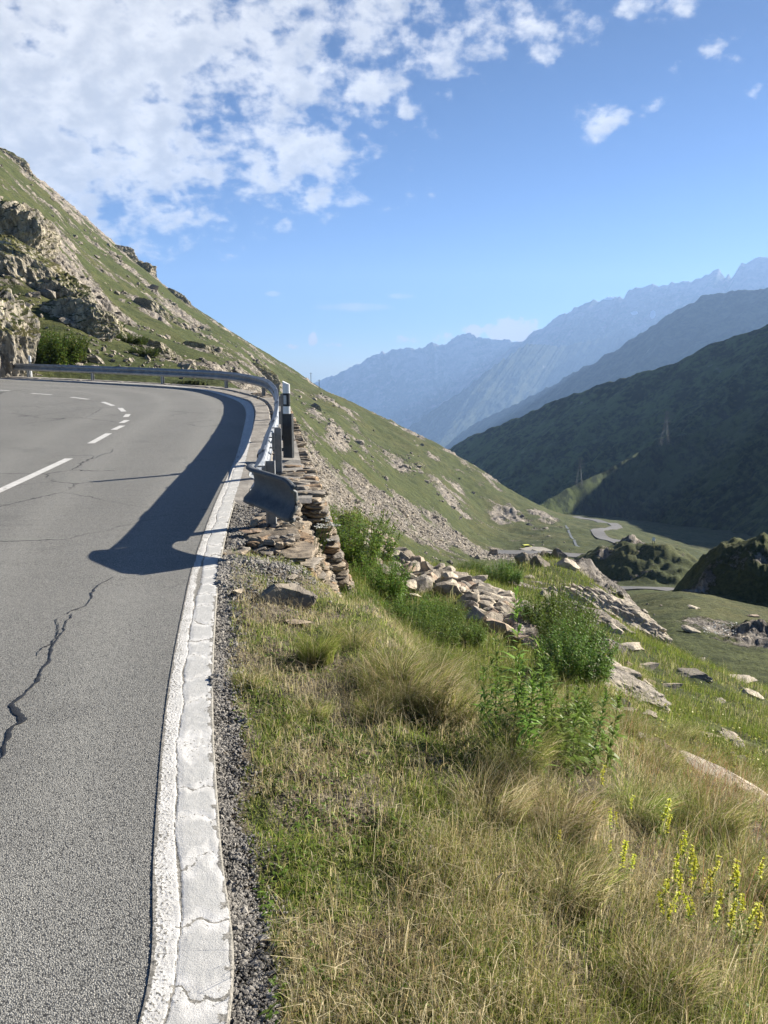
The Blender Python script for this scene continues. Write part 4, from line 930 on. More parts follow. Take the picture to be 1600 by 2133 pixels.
# rocks by the ruined wall and on the verge
vr = [(5, 600, 1255, (.22, .17, .17), 'dark overhanging rock below the crumbling wall end', (.1, -.1, .4)), (2, 660, 1202, (.16, .15, .14), 'rough brown block wedged against the ruined wall face', (.2, .1, .5)), (0, 625, 1300, (.11, .08, .05), 'rusty flat stone in front of the ruined wall', (0, .1, .2)),
      (1, 885, 1775, (.055, .04, .022), 'small white stone in the middle of the verge grass', (0, 0, .3)), (1, 607, 1205, (.1, .07, .04), 'pale flat chip on the gravel by the wall', (0, 0, 1)), (1, 595, 1232, (.045, .04, .03), 'round white pebble on the gravel by the wall', (0, 0, 0)),
      (0, 1540, 1640, (.42, .16, .07), 'pinkish rock ledge along the verge rim, right end', (.1, .28, -.55)), (0, 1340, 1540, (.3, .13, .06), 'flat tan rock ledge on the verge rim behind dry grass', (.1, .25, -.5)), (3, 500, 1235, (.12, .06, .05), 'broken asphalt lump beside the edge line', (.3, .2, 1.2)), (3, 520, 1110, (.14, .09, .05), 'flat grey slab left of the terminal post', (.1, .1, .3)), (2, 530, 1095, (.07, .05, .09), 'upright splintered stone by the terminal post', (.3, .2, 1)), (1, 1140, 1700, (.05, .03, .02), 'small grey stone under the straw grass', (0, 0, 2))]
for (m, px, py, sz, lb, rt) in vr:
    d = tan_dir(px, py)
    if px < 560 and py < 1120: q = on_road(px, py); h = q
    else: h = hit(px, py, 1.5)
    place_rock(BIG[m], (h[0], h[1], h[2]+sz[2]*.3), sz, lb, None, 'stone', rt)
slab = MB(); slab.stone((-1.06, 7.14, -.005), (.46, .5, .055), tilt(.03, -.04, .2)); so_ = link('stone_slab', slab.mesh('stone_slab', [ROCK_WALL], False, {'tint': np.concatenate(slab.tint)})); tag(so_, 'flat stone slab carrying the first guard rail post', 'stone slab')
# left cliff beside the road and the rocky shoulder behind the rail
CL = [cliff_mesh(310+i, CLIFF) for i in range(3)]
for (px, py, d, sz, rt, lb) in ((-35, 720, 41, (2.6, 2.4, 3.0), (0, .1, .4), 'grey vertical cliff face at the left end of the guard rail'), (45, 560, 64, (4.4, 3, 2.4), (.2, .5, .9), 'tan broken cliff high above the rail end'), (125, 615, 63, (2.6, 3, 2.2), (0, .6, .2), 'dark fissured cliff rib above the bushes'), (165, 715, 57, (2.4, 2.6, 1.5), (.1, .6, 1.6), 'pale rock rib directly behind the guard rail'), (215, 700, 64, (1.8, 2.4, 1.5), (.1, .8, .3), 'low pale rock at the foot of the grassy slope'), (20, 500, 70, (4.2, 3.5, 2.5), (0, .3, 2.0), 'topmost cliff step against the green slope'), (330, 752, 70, (2.4, 2, 1.0), (.1, .4, 1.0), 'low rocky outcrop behind the middle of the rail'), (15, 335, 338, (9, 7, 5), (0, .5, .4), 'rocky knob on the skyline at the left picture edge'), (262, 532, 345, (9, 7, 4.5), (0, .6, 1.4), 'grey rock step on the upper skyline of the left slope'), (372, 622, 346, (10, 7, 4.5), (0, .6, .9), 'grey rock knob on the middle skyline of the left slope'), (300, 575, 343, (8, 6, 3.5), (0, .5, 2.0), 'flat rock band between the two skyline knobs'), (540, 650, 230, (6, 4, 2.5), (0, .5, .3), 'pale broken rock patch on the slope above the bend'), (430, 720, 120, (4.5, 3, 1.6), (0, .5, .8), 'pale rock patch on the slope over the middle of the rail'), (330, 660, 190, (7, 4, 2.8), (0, .6, .5), 'dark rock cluster high on the green slope')):
    q = P(px, py, d) if d < 45 else np.r_[P(px, py, d)[:2], 0]; q[2] = q[2] if d < 45 else float(gz(q[0], q[1]))-(sz[2]*.8 if d > 300 else sz[2]*.15); o_c = place_rock(CL[rw.randrange(3)], q, sz, lb, None, 'cliff', rt, 'cliff')

# scree and scattered rocks on the hillside: uncountable, one mesh
def rock_cloud(name, pts, sizes, seed, material):
    r = np.random.default_rng(seed); bm = bmesh.new(); bmesh.ops.create_icosphere(bm, subdivisions=1, radius=1)
    v0 = np.array([x.co[:] for x in bm.verts]); f0 = np.array([[q.index for q in p.verts] for p in bm.faces]); bm.free(); n = len(pts)
    v = v0[None]*(1+r.uniform(-.32, .32, (n, len(v0), 1))); v = v*np.stack([np.ones(n), r.uniform(.5, 1, n), r.uniform(.35, .8, n)], -1)[:, None]
    a = r.uniform(0, 6.28, n); ca_, sa_ = np.cos(a), np.sin(a)
    v = np.stack([v[..., 0]*ca_[:, None]-v[..., 1]*sa_[:, None], v[..., 0]*sa_[:, None]+v[..., 1]*ca_[:, None], v[..., 2]], -1)
    v = v*sizes[:, None, None]+pts[:, None]; f = f0[None]+(np.arange(n)*len(v0))[:, None, None]
    return mesh_np(name, v.reshape(-1, 3), [f.reshape(-1, 3)], [material])
def polar_sample(n, a0, a1, d0, d1, r):
    a = r.uniform(math.radians(a0), math.radians(a1), n); l = r.uniform(math.log(d0), math.log(d1), n); d = np.exp(l); return d*np.sin(a), d*np.cos(a), d
r_ = np.random.default_rng(21)
x, y, d = polar_sample(190000, -6, 14, 80, 250, r_); sv = gattr(scree, x, y); k = sv > r_.uniform(.35, 1.0, len(x)); x, y, d = x[k], y[k], d[k]
sc_o = link('scree', rock_cloud('scree', np.stack([x, y, gz(x, y)], 1), np.exp(r_.normal(-2.0, .5, len(x)))*np.clip(d/150, .5, 1.25), 5, ROCK_FAR)); tag(sc_o, 'grey scree fan spread at the foot of the left slope', 'scree', kind='stuff')
x, y, d = polar_sample(10500, -27, 14, 44, 340, r_); ns_ = fbm(x*.03, y*.03, 3, 8)+.6*gattr(rock, x, y); k = (ns_ > r_.uniform(.1, .9, len(x))) & (~inside(x, y, poly)); x, y, d = x[k], y[k], d[k]
hb = link('hillside_rocks', rock_cloud('hillside_rocks', np.stack([x, y, gz(x, y)+.05], 1), np.exp(r_.normal(-1.1, .6, len(x)))*np.clip(d/160, .3, 1.3), 6, ROCK_FAR)); tag(hb, 'countless pale rocks strewn over the green left mountainside', 'rocks', kind='stuff')
# crumbled gravel beside the edge line and at the wall end
n = 16000; yy = np.exp(r_.uniform(math.log(1.2), math.log(7.2), n)); xx = np.interp(yy, EDGE[:, 1][:2000], EDGE[:, 0][:2000])+.1+np.abs(r_.normal(0, .07, n))*(1+.6*(yy > 5.2)+.8*fbm(yy*2.5, yy*0, 3, 99))
n2_ = 3000; n3_ = 6000; ya = r_.uniform(6.0, 8.9, n3_); xa = np.interp(ya, EDGE[:, 1][:2000], EDGE[:, 0][:2000])+.1+np.abs(r_.normal(0, .28, n3_)); ka = xa < -.95; xa, ya = xa[ka], ya[ka]; q = np.array([(-1.35, 5.8), (-1.15, 6.2), (-1.0, 5.6), (-.9, 6.2)])[r_.integers(0, 4, n2_)]+r_.normal(0, .22, (n2_, 2)); xx = np.r_[xx, q[:, 0], xa]; yy = np.r_[yy, q[:, 1], ya]
k = xx > np.interp(yy, EDGE[:, 1][:2000], EDGE[:, 0][:2000])+.09; xx, yy = xx[k], yy[k]
GRAVEL = m_simple('road_gravel', (.085, .08, .072), (.36, .335, .295), 40, .9)
gr = link('gravel', rock_cloud('gravel', np.stack([xx, yy, gz(xx, yy)+.004], 1), np.exp(r_.normal(-5.2, .38, len(xx)))*np.clip(yy/3.2, .8, 1.9), 7, GRAVEL)); tag(gr, 'grey crumbled gravel along the outer side of the edge line', 'gravel', kind='stuff')

# ------------------------------------------------------------------ grass
def blades(name, base, h, w, lean, ldir, col, seed, mats=None, seg=3, tip=None):
    """arching blades as one mesh"""
    r = np.random.default_rng(seed); n = len(base); t = np.linspace(0, 1, seg+1)
    fd = r.uniform(0, 2*math.pi, n); wx = np.stack([np.cos(fd), np.sin(fd), np.zeros(n)], 1)
    L = np.stack([np.cos(ldir), np.sin(ldir), np.zeros(n)], 1); vv = []
    for i, q in enumerate(t):
        bend = lean*q*q; c = base+L*(h*np.sin(np.minimum(bend, 1.9)*.9)*q)[:, None]+np.array((0, 0, 1))*(h*q*np.cos(np.minimum(bend, 2.2)*.8))[:, None]
        ww = w*(1-q**1.5)*.5
        if i < seg: vv += [c-wx*ww[:, None], c+wx*ww[:, None]]
        else: vv += [c]
    v = np.stack(vv, 1); k = v.shape[1]; o = (np.arange(n)*k)[:, None]; f4 = []
    for i in range(seg-1): f4.append(o+np.array([[2*i, 2*i+1, 2*i+3, 2*i+2]]))
    tri = o+np.array([[2*seg-2, 2*seg-1, 2*seg]])
    c3 = np.repeat(col[:, None], k, 1)
    return mesh_np(name, v.reshape(-1, 3), ([np.concatenate(f4)] if f4 else [])+[tri], mats or [BLADE], {'col': c3.reshape(-1, 3)})
def leaf_arrays(base, dirv, length, width, droop, r):
    n = len(base); ts = (0, .3, .65, 1); ws = (.15, 1, .75, 0); up = np.array((0, 0, 1.)); side = np.cross(dirv, up); side /= np.linalg.norm(side, axis=1)[:, None]+1e-9; vv = []
    for t_, w_ in zip(ts, ws):
        c = base+dirv*(length*t_)[:, None]-up*(droop*length*t_*t_)[:, None]
        if w_ > 0: vv += [c-side*(width*w_/2)[:, None], c+side*(width*w_/2)[:, None]]
        else: vv += [c]
    v = np.stack(vv, 1); o = (np.arange(n)*7)[:, None]
    q = np.concatenate([o+np.array([[0, 1, 3, 2]]), o+np.array([[2, 3, 5, 4]])]); t3 = o+np.array([[4, 5, 6]]); return v, q, t3
GREENS = np.array([(.19, .25, .045), (.26, .295, .07), (.14, .20, .035), (.33, .325, .10)]); STRAWS = np.array([(.47, .39, .21), (.55, .475, .285), (.37, .29, .15), (.62, .55, .36)])
def mixcol(dry, r, n):
    g = GREENS[r.integers(0, 4, n)]; s = STRAWS[r.integers(0, 4, n)]; k = (r.uniform(0, 1, n) < dry)[:, None]
    c = np.where(k, s, g); return np.clip(c*r.uniform(.6, 1.4, (n, 1)), 0, 1)
def line_x(y): return np.interp(y, EDGE[:, 1][:2000], EDGE[:, 0][:2000])
r_ = np.random.default_rng(31)
# short turf on the verge
x, y, d = polar_sample(335000, -17, 45, 1.15, 8.5, r_)
gm = .115+.05*fbm(x*2.2, y*2.2, 3, 5)+np.interp(y, [1, 2, 3.2, 5], [.02, 0, -.02, -.02]); k = (x > line_x(y)+np.maximum(.05, gm)+.1) & (~inside(x, y, poly))
so = gattr(soil, x, y); k &= r_.uniform(0, 1, len(x)) > np.clip(so*1.25-.42, 0, .93); x, y, d = x[k], y[k], d[k]; n = len(x)
pz = fbm(x*1.7, y*1.7, 4, 15)
dry = np.clip(.28+.75*pz+.14*sstep(2.2, 1.5, y)-.22*np.exp(-(((x+.55)/.5)**2+((y-3.3)/.8)**2))+.18*sstep(.4, 1.4, x)*sstep(4.8, 3, y), .06, .96)
ht = np.exp(r_.normal(-3.68, .4, n))*(1+.6*np.clip(fbm(x*2.5, y*2.5, 3, 16), -.6, 1))*np.interp(d, [1, 5, 9], [.85, 1.25, 1.9]); wd = r_.uniform(.0018, .0046, n)*np.interp(d, [1, 4, 9], [.9, 1.1, 1.9])
turf = link('grass', blades('grass', np.stack([x, y, gz(x, y)-.005], 1), ht, wd, r_.uniform(.1, 1.7, n), r_.uniform(0, 6.28, n), mixcol(dry, r_, n), 1)); tag(turf, 'short green and straw coloured turf covering the road verge', 'grass', kind='stuff')
# dead straw lying flat
x, y, d = polar_sample(44000, -17, 45, 1.15, 6.0, r_); k = (x > line_x(y)+.25) & (~inside(x, y, poly)) & (fbm(x*1.7, y*1.7, 4, 15)+.5*fbm(x*.9, y*.9, 2, 88) > r_.uniform(-.7, .7, len(x))); x, y, d = x[k], y[k], d[k]; n = len(x)
st = link('straw', blades('straw', np.stack([x, y, gz(x, y)+r_.uniform(.0, .035, n)], 1), np.exp(r_.normal(-2.35, .45, n)), r_.uniform(.0014, .0028, n), r_.uniform(1.3, 2.3, n), r_.uniform(0, 6.28, n), np.clip(STRAWS[r_.integers(0, 4, n)]*r_.uniform(.7, 1.35, (n, 1)), 0, 1), 2)); tag(st, 'dead pale straw lying tangled in the verge turf', 'straw', kind='stuff')
# low broad leaves between the blades
x, y, d = polar_sample(32000, -17, 45, 1.15, 6.0, r_); k = (x > line_x(y)+.2) & (~inside(x, y, poly)) & (fbm(x*2.6, y*2.6, 3, 95) > r_.uniform(-.05, .5, len(x))); x, y, d = x[k], y[k], d[k]; n = len(x)
an = r_.uniform(0, 6.28, n); ee = r_.uniform(.0, 1.0, n); hb_v = None
def low_leaves():
    dv = np.stack([np.cos(an)*np.cos(ee), np.sin(an)*np.cos(ee), np.sin(ee)], 1); v, q, t3 = leaf_arrays(np.stack([x, y, gz(x, y)+r_.uniform(0, .02, n)], 1), dv, r_.uniform(.012, .038, n), r_.uniform(.006, .014, n), r_.uniform(.2, .9, n), r_)
    c_ = np.array((.13, .19, .035))*r_.uniform(.6, 1.4, (n, 1)); return mesh_np('herbs', v.reshape(-1, 3), [q, t3], [LEAF], {'col': np.repeat(c_, 7, 0)})
tag(link('herbs', low_leaves()), 'small green broad leaved herbs in the verge turf', 'herbs', kind='stuff')
# tall seeding grass on the right part of the verge
x, y, d = polar_sample(33000, 1, 45, 1.5, 6.2, r_)
pxs = 800+FPX*x/(y*math.cos(PITCH)+(EYE-gz(x, y))*math.sin(PITCH)); k = (fbm(x*1.1, y*1.1, 3, 35)+np.clip((x-.35)*.55, -.6, .5) > r_.uniform(-.35, .6, len(x))) & (gattr(rock, x, y) < .55); x, y, d = x[k], y[k], d[k]; n = len(x)
red = sstep(.9, 2.0, x)*sstep(-.3, .5, fbm(x*1.3, y*1.3, 2, 36)+.25); cc = mixcol(np.clip(.42+.4*fbm(x, y, 2, 37), .1, .9), r_, n); cc = np.where((r_.uniform(0, 1, n) < red*.75)[:, None], np.array((.36, .21, .11))*r_.uniform(.7, 1.4, (n, 1)), cc)
tg = link('seeding_grass', blades('seeding_grass', np.stack([x, y, gz(x, y)-.01], 1), np.exp(r_.normal(-1.75, .33, n))*np.clip(.7+.25*x, .6, 1.15), r_.uniform(.0011, .0022, n), r_.uniform(.2, 1.25, n), r_.normal(.4, 1.3, n), cc, 3, None, 4)); tag(tg, 'tall thin seeding grass, partly reddish, on the right of the verge', 'grass', kind='stuff')
# grass of the lower meadow and the slopes beyond
x, y, d = polar_sample(205000, -3, 42, 5.0, 34, r_); bd = np.min(np.hypot(x[:, None]-cr[None, ::12, 0], y[:, None]-cr[None, ::12, 1]), 1); k = (~inside(x, y, poly)) & (bd > .8+.5*RNG.uniform(-1, 1, len(x))) & (np.min(np.hypot(x[:, None]-MIDP[None, :, 0], (y[:, None]-MIDP[None, :, 1])*.6+.15), 1) > .42*RNG.uniform(.6, 1.3, len(x))) & (gattr(rock, x, y)+.25*fbm(x*1.5, y*1.5, 2, 40) < .5) & ((y > 6.2) | (x > 1.3)); x, y, d = x[k], y[k], d[k]; n = len(x)
dry = np.clip(.20+.5*fbm(x*.35, y*.35, 3, 41), .03, .8)
mg = link('meadow_grass', blades('meadow_grass', np.stack([x, y, gz(x, y)-.01], 1), np.exp(r_.normal(-2.25, .4, n))*np.interp(d, [5, 30], [1, 1.6]), .0035*np.interp(d, [5, 12, 34], [1, 1.9, 4.2])*r_.uniform(.7, 1.4, n), r_.uniform(.1, 1.3, n), r_.uniform(0, 6.28, n), mixcol(dry, r_, n)*np.array((.68, .74, .62)), 4, None, 2)); tag(mg, 'green meadow grass between the rocks below the verge', 'grass', kind='stuff')

# tussocks: each a plant of its own
def tussock_mesh(seed, n, h, spread, dry, lean=(.5, 1.6), w=.0017, wind=.5):
    r = np.random.default_rng(seed); a = r.uniform(0, 6.28, n); rad = spread*np.sqrt(r.uniform(0, 1, n)); base = np.stack([rad*np.cos(a), rad*np.sin(a), np.full(n, -.03)], 1)
    ld = a+r.normal(0, .6, n); ld = np.arctan2(np.sin(ld)+wind*-.6, np.cos(ld)+wind)
    return blades('grass_tussock', base, h*np.exp(r.normal(0, .22, n)), r.uniform(.7, 1.4, n)*w, r.uniform(*lean, n), ld, mixcol(np.full(n, dry), r, n), seed, None, 5)
tus = [(850, 1450, 3800, .34, .25, .62, 'large pale feathery tussock in the middle of the verge'), (660, 1370, 1300, .26, .10, .12, 'dark green arching tussock near the ruined wall'), (930, 1490, 1600, .28, .15, .6, 'straw tussock right of the large pale tussock'), (780, 1490, 900, .17, .09, .5, 'small tussock at the edge of the bare soil'), (1070, 1600, 1800, .33, .14, .45, 'green grass tussock under the leafy fireweed'),
       (520, 1420, 500, .12, .08, .5, 'little tussock beside the gravel'), (650, 1480, 700, .12, .1, .45, 'low tussock between two bare patches'), (1020, 1690, 1500, .26, .14, .85, 'bleached straw tussock below the fireweed'), (1160, 1720, 1700, .3, .16, .85, 'bleached grass clump in the centre right of the verge'), (1370, 1600, 1300, .24, .11, .6, 'brown tipped tussock on the verge rim'),
       (1180, 1850, 1500, .24, .14, .8, 'tangled dry clump left of the yellow flowers'), (1480, 1720, 1500, .3, .15, .45, 'green tussock behind the yellow flowers'), (1330, 1700, 1200, .28, .12, .5, 'mixed green tussock above the yellow flowers'), (590, 1500, 600, .1, .1, .4, 'low green tuft in the turf near the edge line'), (740, 1340, 1000, .2, .12, .6, 'straw tussock below the wall foot'), 
       (1560, 1850, 1500, .3, .14, .5, 'tall grass clump at the right picture edge'), (1380, 2050, 1200, .2, .12, .8, 'dry clump at the lower right'), (820, 1420, 1200, .30, .12, .55, 'narrow tall tuft behind the large pale tussock')]
for i, (px, py, n, h, sp, dry, lb) in enumerate(tus):
    q = hit(px, py, 1.4); o = link('grass_tussock', tussock_mesh(400+i, int(n*.7), h*.8, sp, max(.1, dry-.14), w=.0022), None, q); tag(o, lb, 'grass tussock', 'grass tussocks on the verge')
for i in range(34):
    px, py = rw.uniform(1180, 1600), rw.uniform(1310, 1600)
    if py < 1300+(px-1180)*.62: continue
    q = hit(px, py, 5.2); 
    if q[1] > 30: continue
    o = link('grass_tussock', bpy.data.objects['grass_tussock.%03d' % (3+i % 3)].data, None, q); o.scale = (.7, .7, .6); o.rotation_euler = (0, 0, rw.uniform(0, 6)); tag(o, 'low grass tuft in the lower meadow among the stones', 'grass tussock', 'grass tufts of the lower meadow')

# ------------------------------------------------------------------ leafy plants
def fireweed_mesh(seed, stems, spread, h, leaf, nleaf, wid=.013, base_col=(.12, .20, .035), rnd=.25, splay=.3):
    r = np.random.default_rng(seed); V, Q, TR, CO = [], [], [], []; nv = 0
    for s in range(stems):
        a = r.uniform(0, 6.28); rad = spread*math.sqrt(r.uniform(0, 1)); b = np.array((rad*math.cos(a), rad*math.sin(a), -.04)); hh = h*(1-.45*(rad/max(spread, 1e-3))**2*.8)*r.uniform(1-rnd, 1+rnd)
        ln = np.array((math.cos(a), math.sin(a), 0))*splay*(rad/max(spread, .1))*hh*r.uniform(.2, 1)+r.normal(0, .04, 3)*hh; ln[2] = 0
        def pt(t_): return b+np.array((0, 0, 1))*(hh*t_)[:, None]+ln*(t_**2)[:, None]
        tt = np.linspace(0, 1, 6); c = pt(tt); rd = .0035*(1-.7*tt)*(h/.8)**.5*(1 if stems < 8 else 1.3); th = np.arange(3)*2.094
        ring = c[:, None]+np.stack([np.cos(th), np.sin(th), th*0], 1)[None]*rd[:, None, None]
        V.append(ring.reshape(-1, 3)); Q.append(grid_faces(6, 3, True)+nv); nv += 18; CO.append(np.tile(np.array((.13, .13, .035))*r.uniform(.8, 1.2), (18, 1)))
        m = nleaf; t_ = np.sort(r.uniform(.12, 1, m)); lb = pt(t_); an = np.arange(m)*2.4+r.normal(0, .35, m); el_ = .35+.75*t_**2.5+r.normal(0, .2, m)
        dv = np.stack([np.cos(an)*np.cos(el_), np.sin(an)*np.cos(el_), np.sin(el_)], 1); le = leaf*(1.0-.55*t_**3)*np.exp(r.normal(0, .2, m)); v, q, t3 = leaf_arrays(lb, dv, le, wid*le/leaf*r.uniform(.8, 1.3, m), r.uniform(.2, .8, m), r)
        V.append(v.reshape(-1, 3)); Q.append(q+nv); TR.append(t3+nv); nv += m*7
        cc = np.array(base_col)*r.uniform(.7, 1.4, (m, 1)); cc = np.where((r.uniform(0, 1, m) < .08)[:, None], np.array((.20, .20, .05)), cc); CO.append(np.repeat(cc, 7, 0))
    return mesh_np('fireweed', np.concatenate(V), [np.concatenate(Q), np.concatenate(TR)], [LEAF], {'col': np.clip(np.concatenate(CO), 0, 1)})
FW = [fireweed_mesh(500+i, 1, .0, .62, .115, 72, .019, (.16, .245, .04), .12) for i in range(5)]
near = [(1060, 1560, 1.0), (1085, 1560, 1.22), (1105, 1540, .85), (1130, 1560, 1.05), (1150, 1580, 1.1), (1165, 1550, .95), (1180, 1600, .75), (1200, 1570, .95), (1215, 1600, .7), (1235, 1575, .85), (1250, 1560, .8), (1190, 1530, 1.1), (1120, 1590, .7), (1090, 1600, .65), (1225, 1550, .95), (1155, 1610, .6), (1040, 1520, .9), (1075, 1520, 1.1), (1140, 1510, 1.1), (1205, 1510, 1.0), (1260, 1590, .6), (1172, 1585, .8), (1110, 1570, 1.0), (1020, 1470, .8), (1055, 1450, .9), (985, 1440, .7)]+[(rw.uniform(1040, 1265), rw.uniform(1520, 1600), rw.uniform(.45, .8)) for _ in range(16)]+[(rw.uniform(1150, 1268), rw.uniform(1530, 1600), rw.uniform(.55, .85)) for _ in range(16)]
for i, (px, py, s) in enumerate(near):
    q = hit(px, min(py, 1590), 2.5); o = link('fireweed', FW[i % 5], None, q); s *= rw.choice((.45, .6, .72, .85, 1.05)); o.location = (q[0]+rw.uniform(-.08, .06), q[1]+rw.uniform(-.15, .1), q[2]-.02); o.scale = (s, s, s); o.rotation_euler = (rw.uniform(-.22, .22), rw.uniform(-.2, .3), rw.uniform(0, 6.28))
    tag(o, 'leafy green fireweed stem in the dense stand on the verge rim', 'fireweed', 'fireweed stems on the verge rim')
BU = [fireweed_mesh(600+i, 110, .75, 1.15, .14, 48, .032, (.13, .205, .033), .2, .5) for i in range(3)]
for (px, py, d, s, lb) in ((738, 1225, 14.0, (.95, 1.1, .86), 'dark green fireweed bush at the foot of the stone wall'), (712, 1165, 17.5, (.9, 1.1, .85), 'fireweed bush half hidden behind the stone wall'), (790, 1258, 12.2, (.62, .62, .68), 'smaller bright green bush in front of the rubble bank'), (1158, 1400, 11.6, (.66, .66, .72), 'tall round fireweed bush between rubble bank and outcrop'),
                       (1118, 1330, 11.8, (.42, .42, .5), 'left flank bush beside the tall round fireweed bush'), (1050, 1225, 20.5, (.6, .6, .55), 'small bush on the far end of the rubble bank'), (985, 1195, 22, (.6, .6, .35), 'low green bush behind the rubble bank'), (1195, 1420, 8.0, (.5, .5, .55), 'green weed clump in front of the tall fireweed bush'), (925, 1290, 10.4, (.4, .4, .3), 'low weed clump before the rubble bank'), (860, 1295, 9.6, (.5, .5, .42), 'thin weed clump on the slope below the wall'), (965, 1330, 9.0, (.35, .35, .3), 'weed clump left of the fireweed stand'), (1185, 1365, 10, (.55, .5, .6), 'bright weed clump below the round bush'), (745, 1280, 8.6, (.3, .3, .3), 'small weed at the wall foot'), (905, 1330, 8.4, (.38, .38, .4), 'pale weed clump on the slope in front of the bank')):
    a, e = azel(px, py); x0, y0 = d*math.sin(a), d*math.cos(a); o = link('bush', BU[rw.randrange(3)], None, (x0, y0, float(gz(x0, y0)))); o.scale = s; o.rotation_euler = (0, 0, rw.uniform(0, 6.28)); tag(o, lb, 'bush')
SH = [fireweed_mesh(650+i, 170, 1.5, 1.7, .2, 40, .10, (.085, .135, .025), .2, .7) for i in range(2)]
for (px, d, s, lb) in ((90, 45.5, (1.0, 1.0, 1.1), 'dark green shrub behind the far delineator, beside the cliff'), (128, 46.5, (.8, .8, 1.0), 'smaller dark shrub right of the far delineator'), (270, 62, (.8, .8, .5), 'low dark shrub on the slope above the guard rail'), (225, 66, (.8, .7, .5), 'green alder patch beneath the cliff rib'), (300, 55, (.6, .6, .4), 'low shrub right behind the guard rail'), (180, 62, (.7, .6, .45), 'low shrub between the cliff ribs')):
    a, e = azel(px, 720); x0, y0 = d*math.sin(a), d*math.cos(a); o = link('shrub', SH[rw.randrange(2)], None, (x0, y0, float(gz(x0, y0))-.1)); o.scale = s; tag(o, lb, 'shrub')

# yellow rattle: stem, leaves and yellow flower whorls
def rattle(seed):
    r = np.random.default_rng(seed); mb = MB(); h = .24; pts = np.stack([r.normal(0, .01, 6).cumsum(), r.normal(0, .01, 6).cumsum(), np.linspace(-.02, h, 6)], 1); mb.tube(pts, .0018, 4, False); ns_ = mb.n
    V, Q, TR, CO = [np.concatenate(mb.v)], [np.concatenate(mb.q)], [], [np.tile((.14, .16, .04), (ns_, 1))]; nv = ns_
    for (m, t0, t1, le, wi, cl_, up_) in ((22, .12, .8, .032, .008, (.16, .22, .04), .5), (64, .5, 1.0, .017, .009, (.68, .68, .07), .6)):
        t_ = r.uniform(t0, t1, m); b = np.stack([np.interp(t_*h, pts[:, 2], pts[:, k]) for k in (0, 1)]+[t_*h], 1); an = r.uniform(0, 6.28, m); e_ = up_+r.normal(0, .35, m)
        dv = np.stack([np.cos(an)*np.cos(e_), np.sin(an)*np.cos(e_), np.sin(e_)], 1); v, q, t3 = leaf_arrays(b, dv, np.full(m, le)*r.uniform(.7, 1.3, m), np.full(m, wi), np.full(m, .3), r)
        V.append(v.reshape(-1, 3)); Q.append(q+nv); TR.append(t3+nv); nv += m*7; c_ = np.array(cl_)*r.uniform(.75, 1.2, (m, 1)); CO.append(np.repeat(c_, 7, 0))
    return mesh_np('yellow_flower', np.concatenate(V), [np.concatenate(Q), np.concatenate(TR)], [LEAF], {'col': np.clip(np.concatenate(CO), 0, 1)})
YR = [rattle(700+i) for i in range(4)]
for i, (px, py) in enumerate([(1285, 1850), (1300, 1835), (1278, 1820), (1365, 1740), (1380, 1760), (1375, 1890), (1390, 1905), (1385, 1930), (1412, 1890), (1425, 1870), (1400, 1950), (1445, 1860), (1458, 1880), (1470, 1900), (1492, 1880), (1500, 1920), (1530, 1950), (1545, 1970), (1540, 1990), (1515, 1930), (1480, 1950), (1440, 1940), (1255, 1650), (1240, 1740), (1268, 1745), (1290, 1740), (1310, 1690), (1160, 1790), (1430, 1830), (1465, 1835), (1550, 1850), (1575, 1860), (1425, 1810), (1410, 1800), (1520, 1905), (1505, 1965), (1455, 1925), (1540, 1930), (1470, 1870), (1395, 1870)]):
    q = hit(px, py+15, 1.4); s = rw.uniform(.55, .9); o = link('yellow_flower', YR[i % 4], None, q); o.scale = (s, s, s); o.rotation_euler = (rw.uniform(-.2, .2), rw.uniform(-.2, .2), rw.uniform(0, 6.28)); tag(o, 'yellow flower spike among the dry grass on the right of the verge', 'flower', 'yellow flowers on the verge')
# white umbels beside the wall, and meadow flowers far below
r_ = np.random.default_rng(55)
def dots(name, pts, sizes, c, label):
    n = len(pts); a = r_.uniform(0, 6.28, n); ring = np.arange(5)*1.2566
    v = pts[:, None]+sizes[:, None, None]*np.stack([np.cos(ring[None]+a[:, None]), np.sin(ring[None]+a[:, None]), .5*np.cos(ring[None]*2+a[:, None])], -1); f = (np.arange(n)*5)[:, None]+np.arange(5)[None]
    o = link(name, mesh_np(name, v.reshape(-1, 3), [f], [LEAF], {'col': np.tile(c, (n*5, 1))})); tag(o, label, 'flowers', kind='stuff'); return o
q = np.array([hit(px, py, 30) for px, py in zip(r_.uniform(1465, 1535, 90), r_.uniform(1302, 1330, 90))]); dots('cotton_flowers', q+np.array((0, 0, .2)), r_.uniform(.03, .065, 90), (.7, .7, .66), 'white flowers dotted over the basin meadow')
q = np.array([hit(px, py, 5.0) for px, py in zip(r_.uniform(1360, 1600, 260), r_.uniform(1430, 1640, 260))]); q = q[q[:, 1] < 16]; dots('meadow_flowers', q+np.array((0, 0, .1)), r_.uniform(.008, .017, len(q)), (.55, .55, .12), 'tiny pale yellow flowers dotted over the lower meadow')
um = MB()
for k in range(16):
    b = np.array((-.66+rw.uniform(-.05, .05), 7.6+rw.uniform(-.25, .25), -.25)); tp = b+np.array((rw.uniform(.0, .16), rw.uniform(-.1, .1), rw.uniform(.12, .3))); um.tube([b, (b+tp)/2+np.array((0, 0, .02)), tp], .0025, 4)
ns1 = um.n
for k in range(16):
    tp = um.v[k][-1]
    for j in range(7): um.box(tp+np.array((rw.uniform(-.03, .03), rw.uniform(-.03, .03), rw.uniform(0, .012))), (.014, .014, .006), tilt(rw.uniform(-.5, .5), 0, rw.uniform(0, 3)))
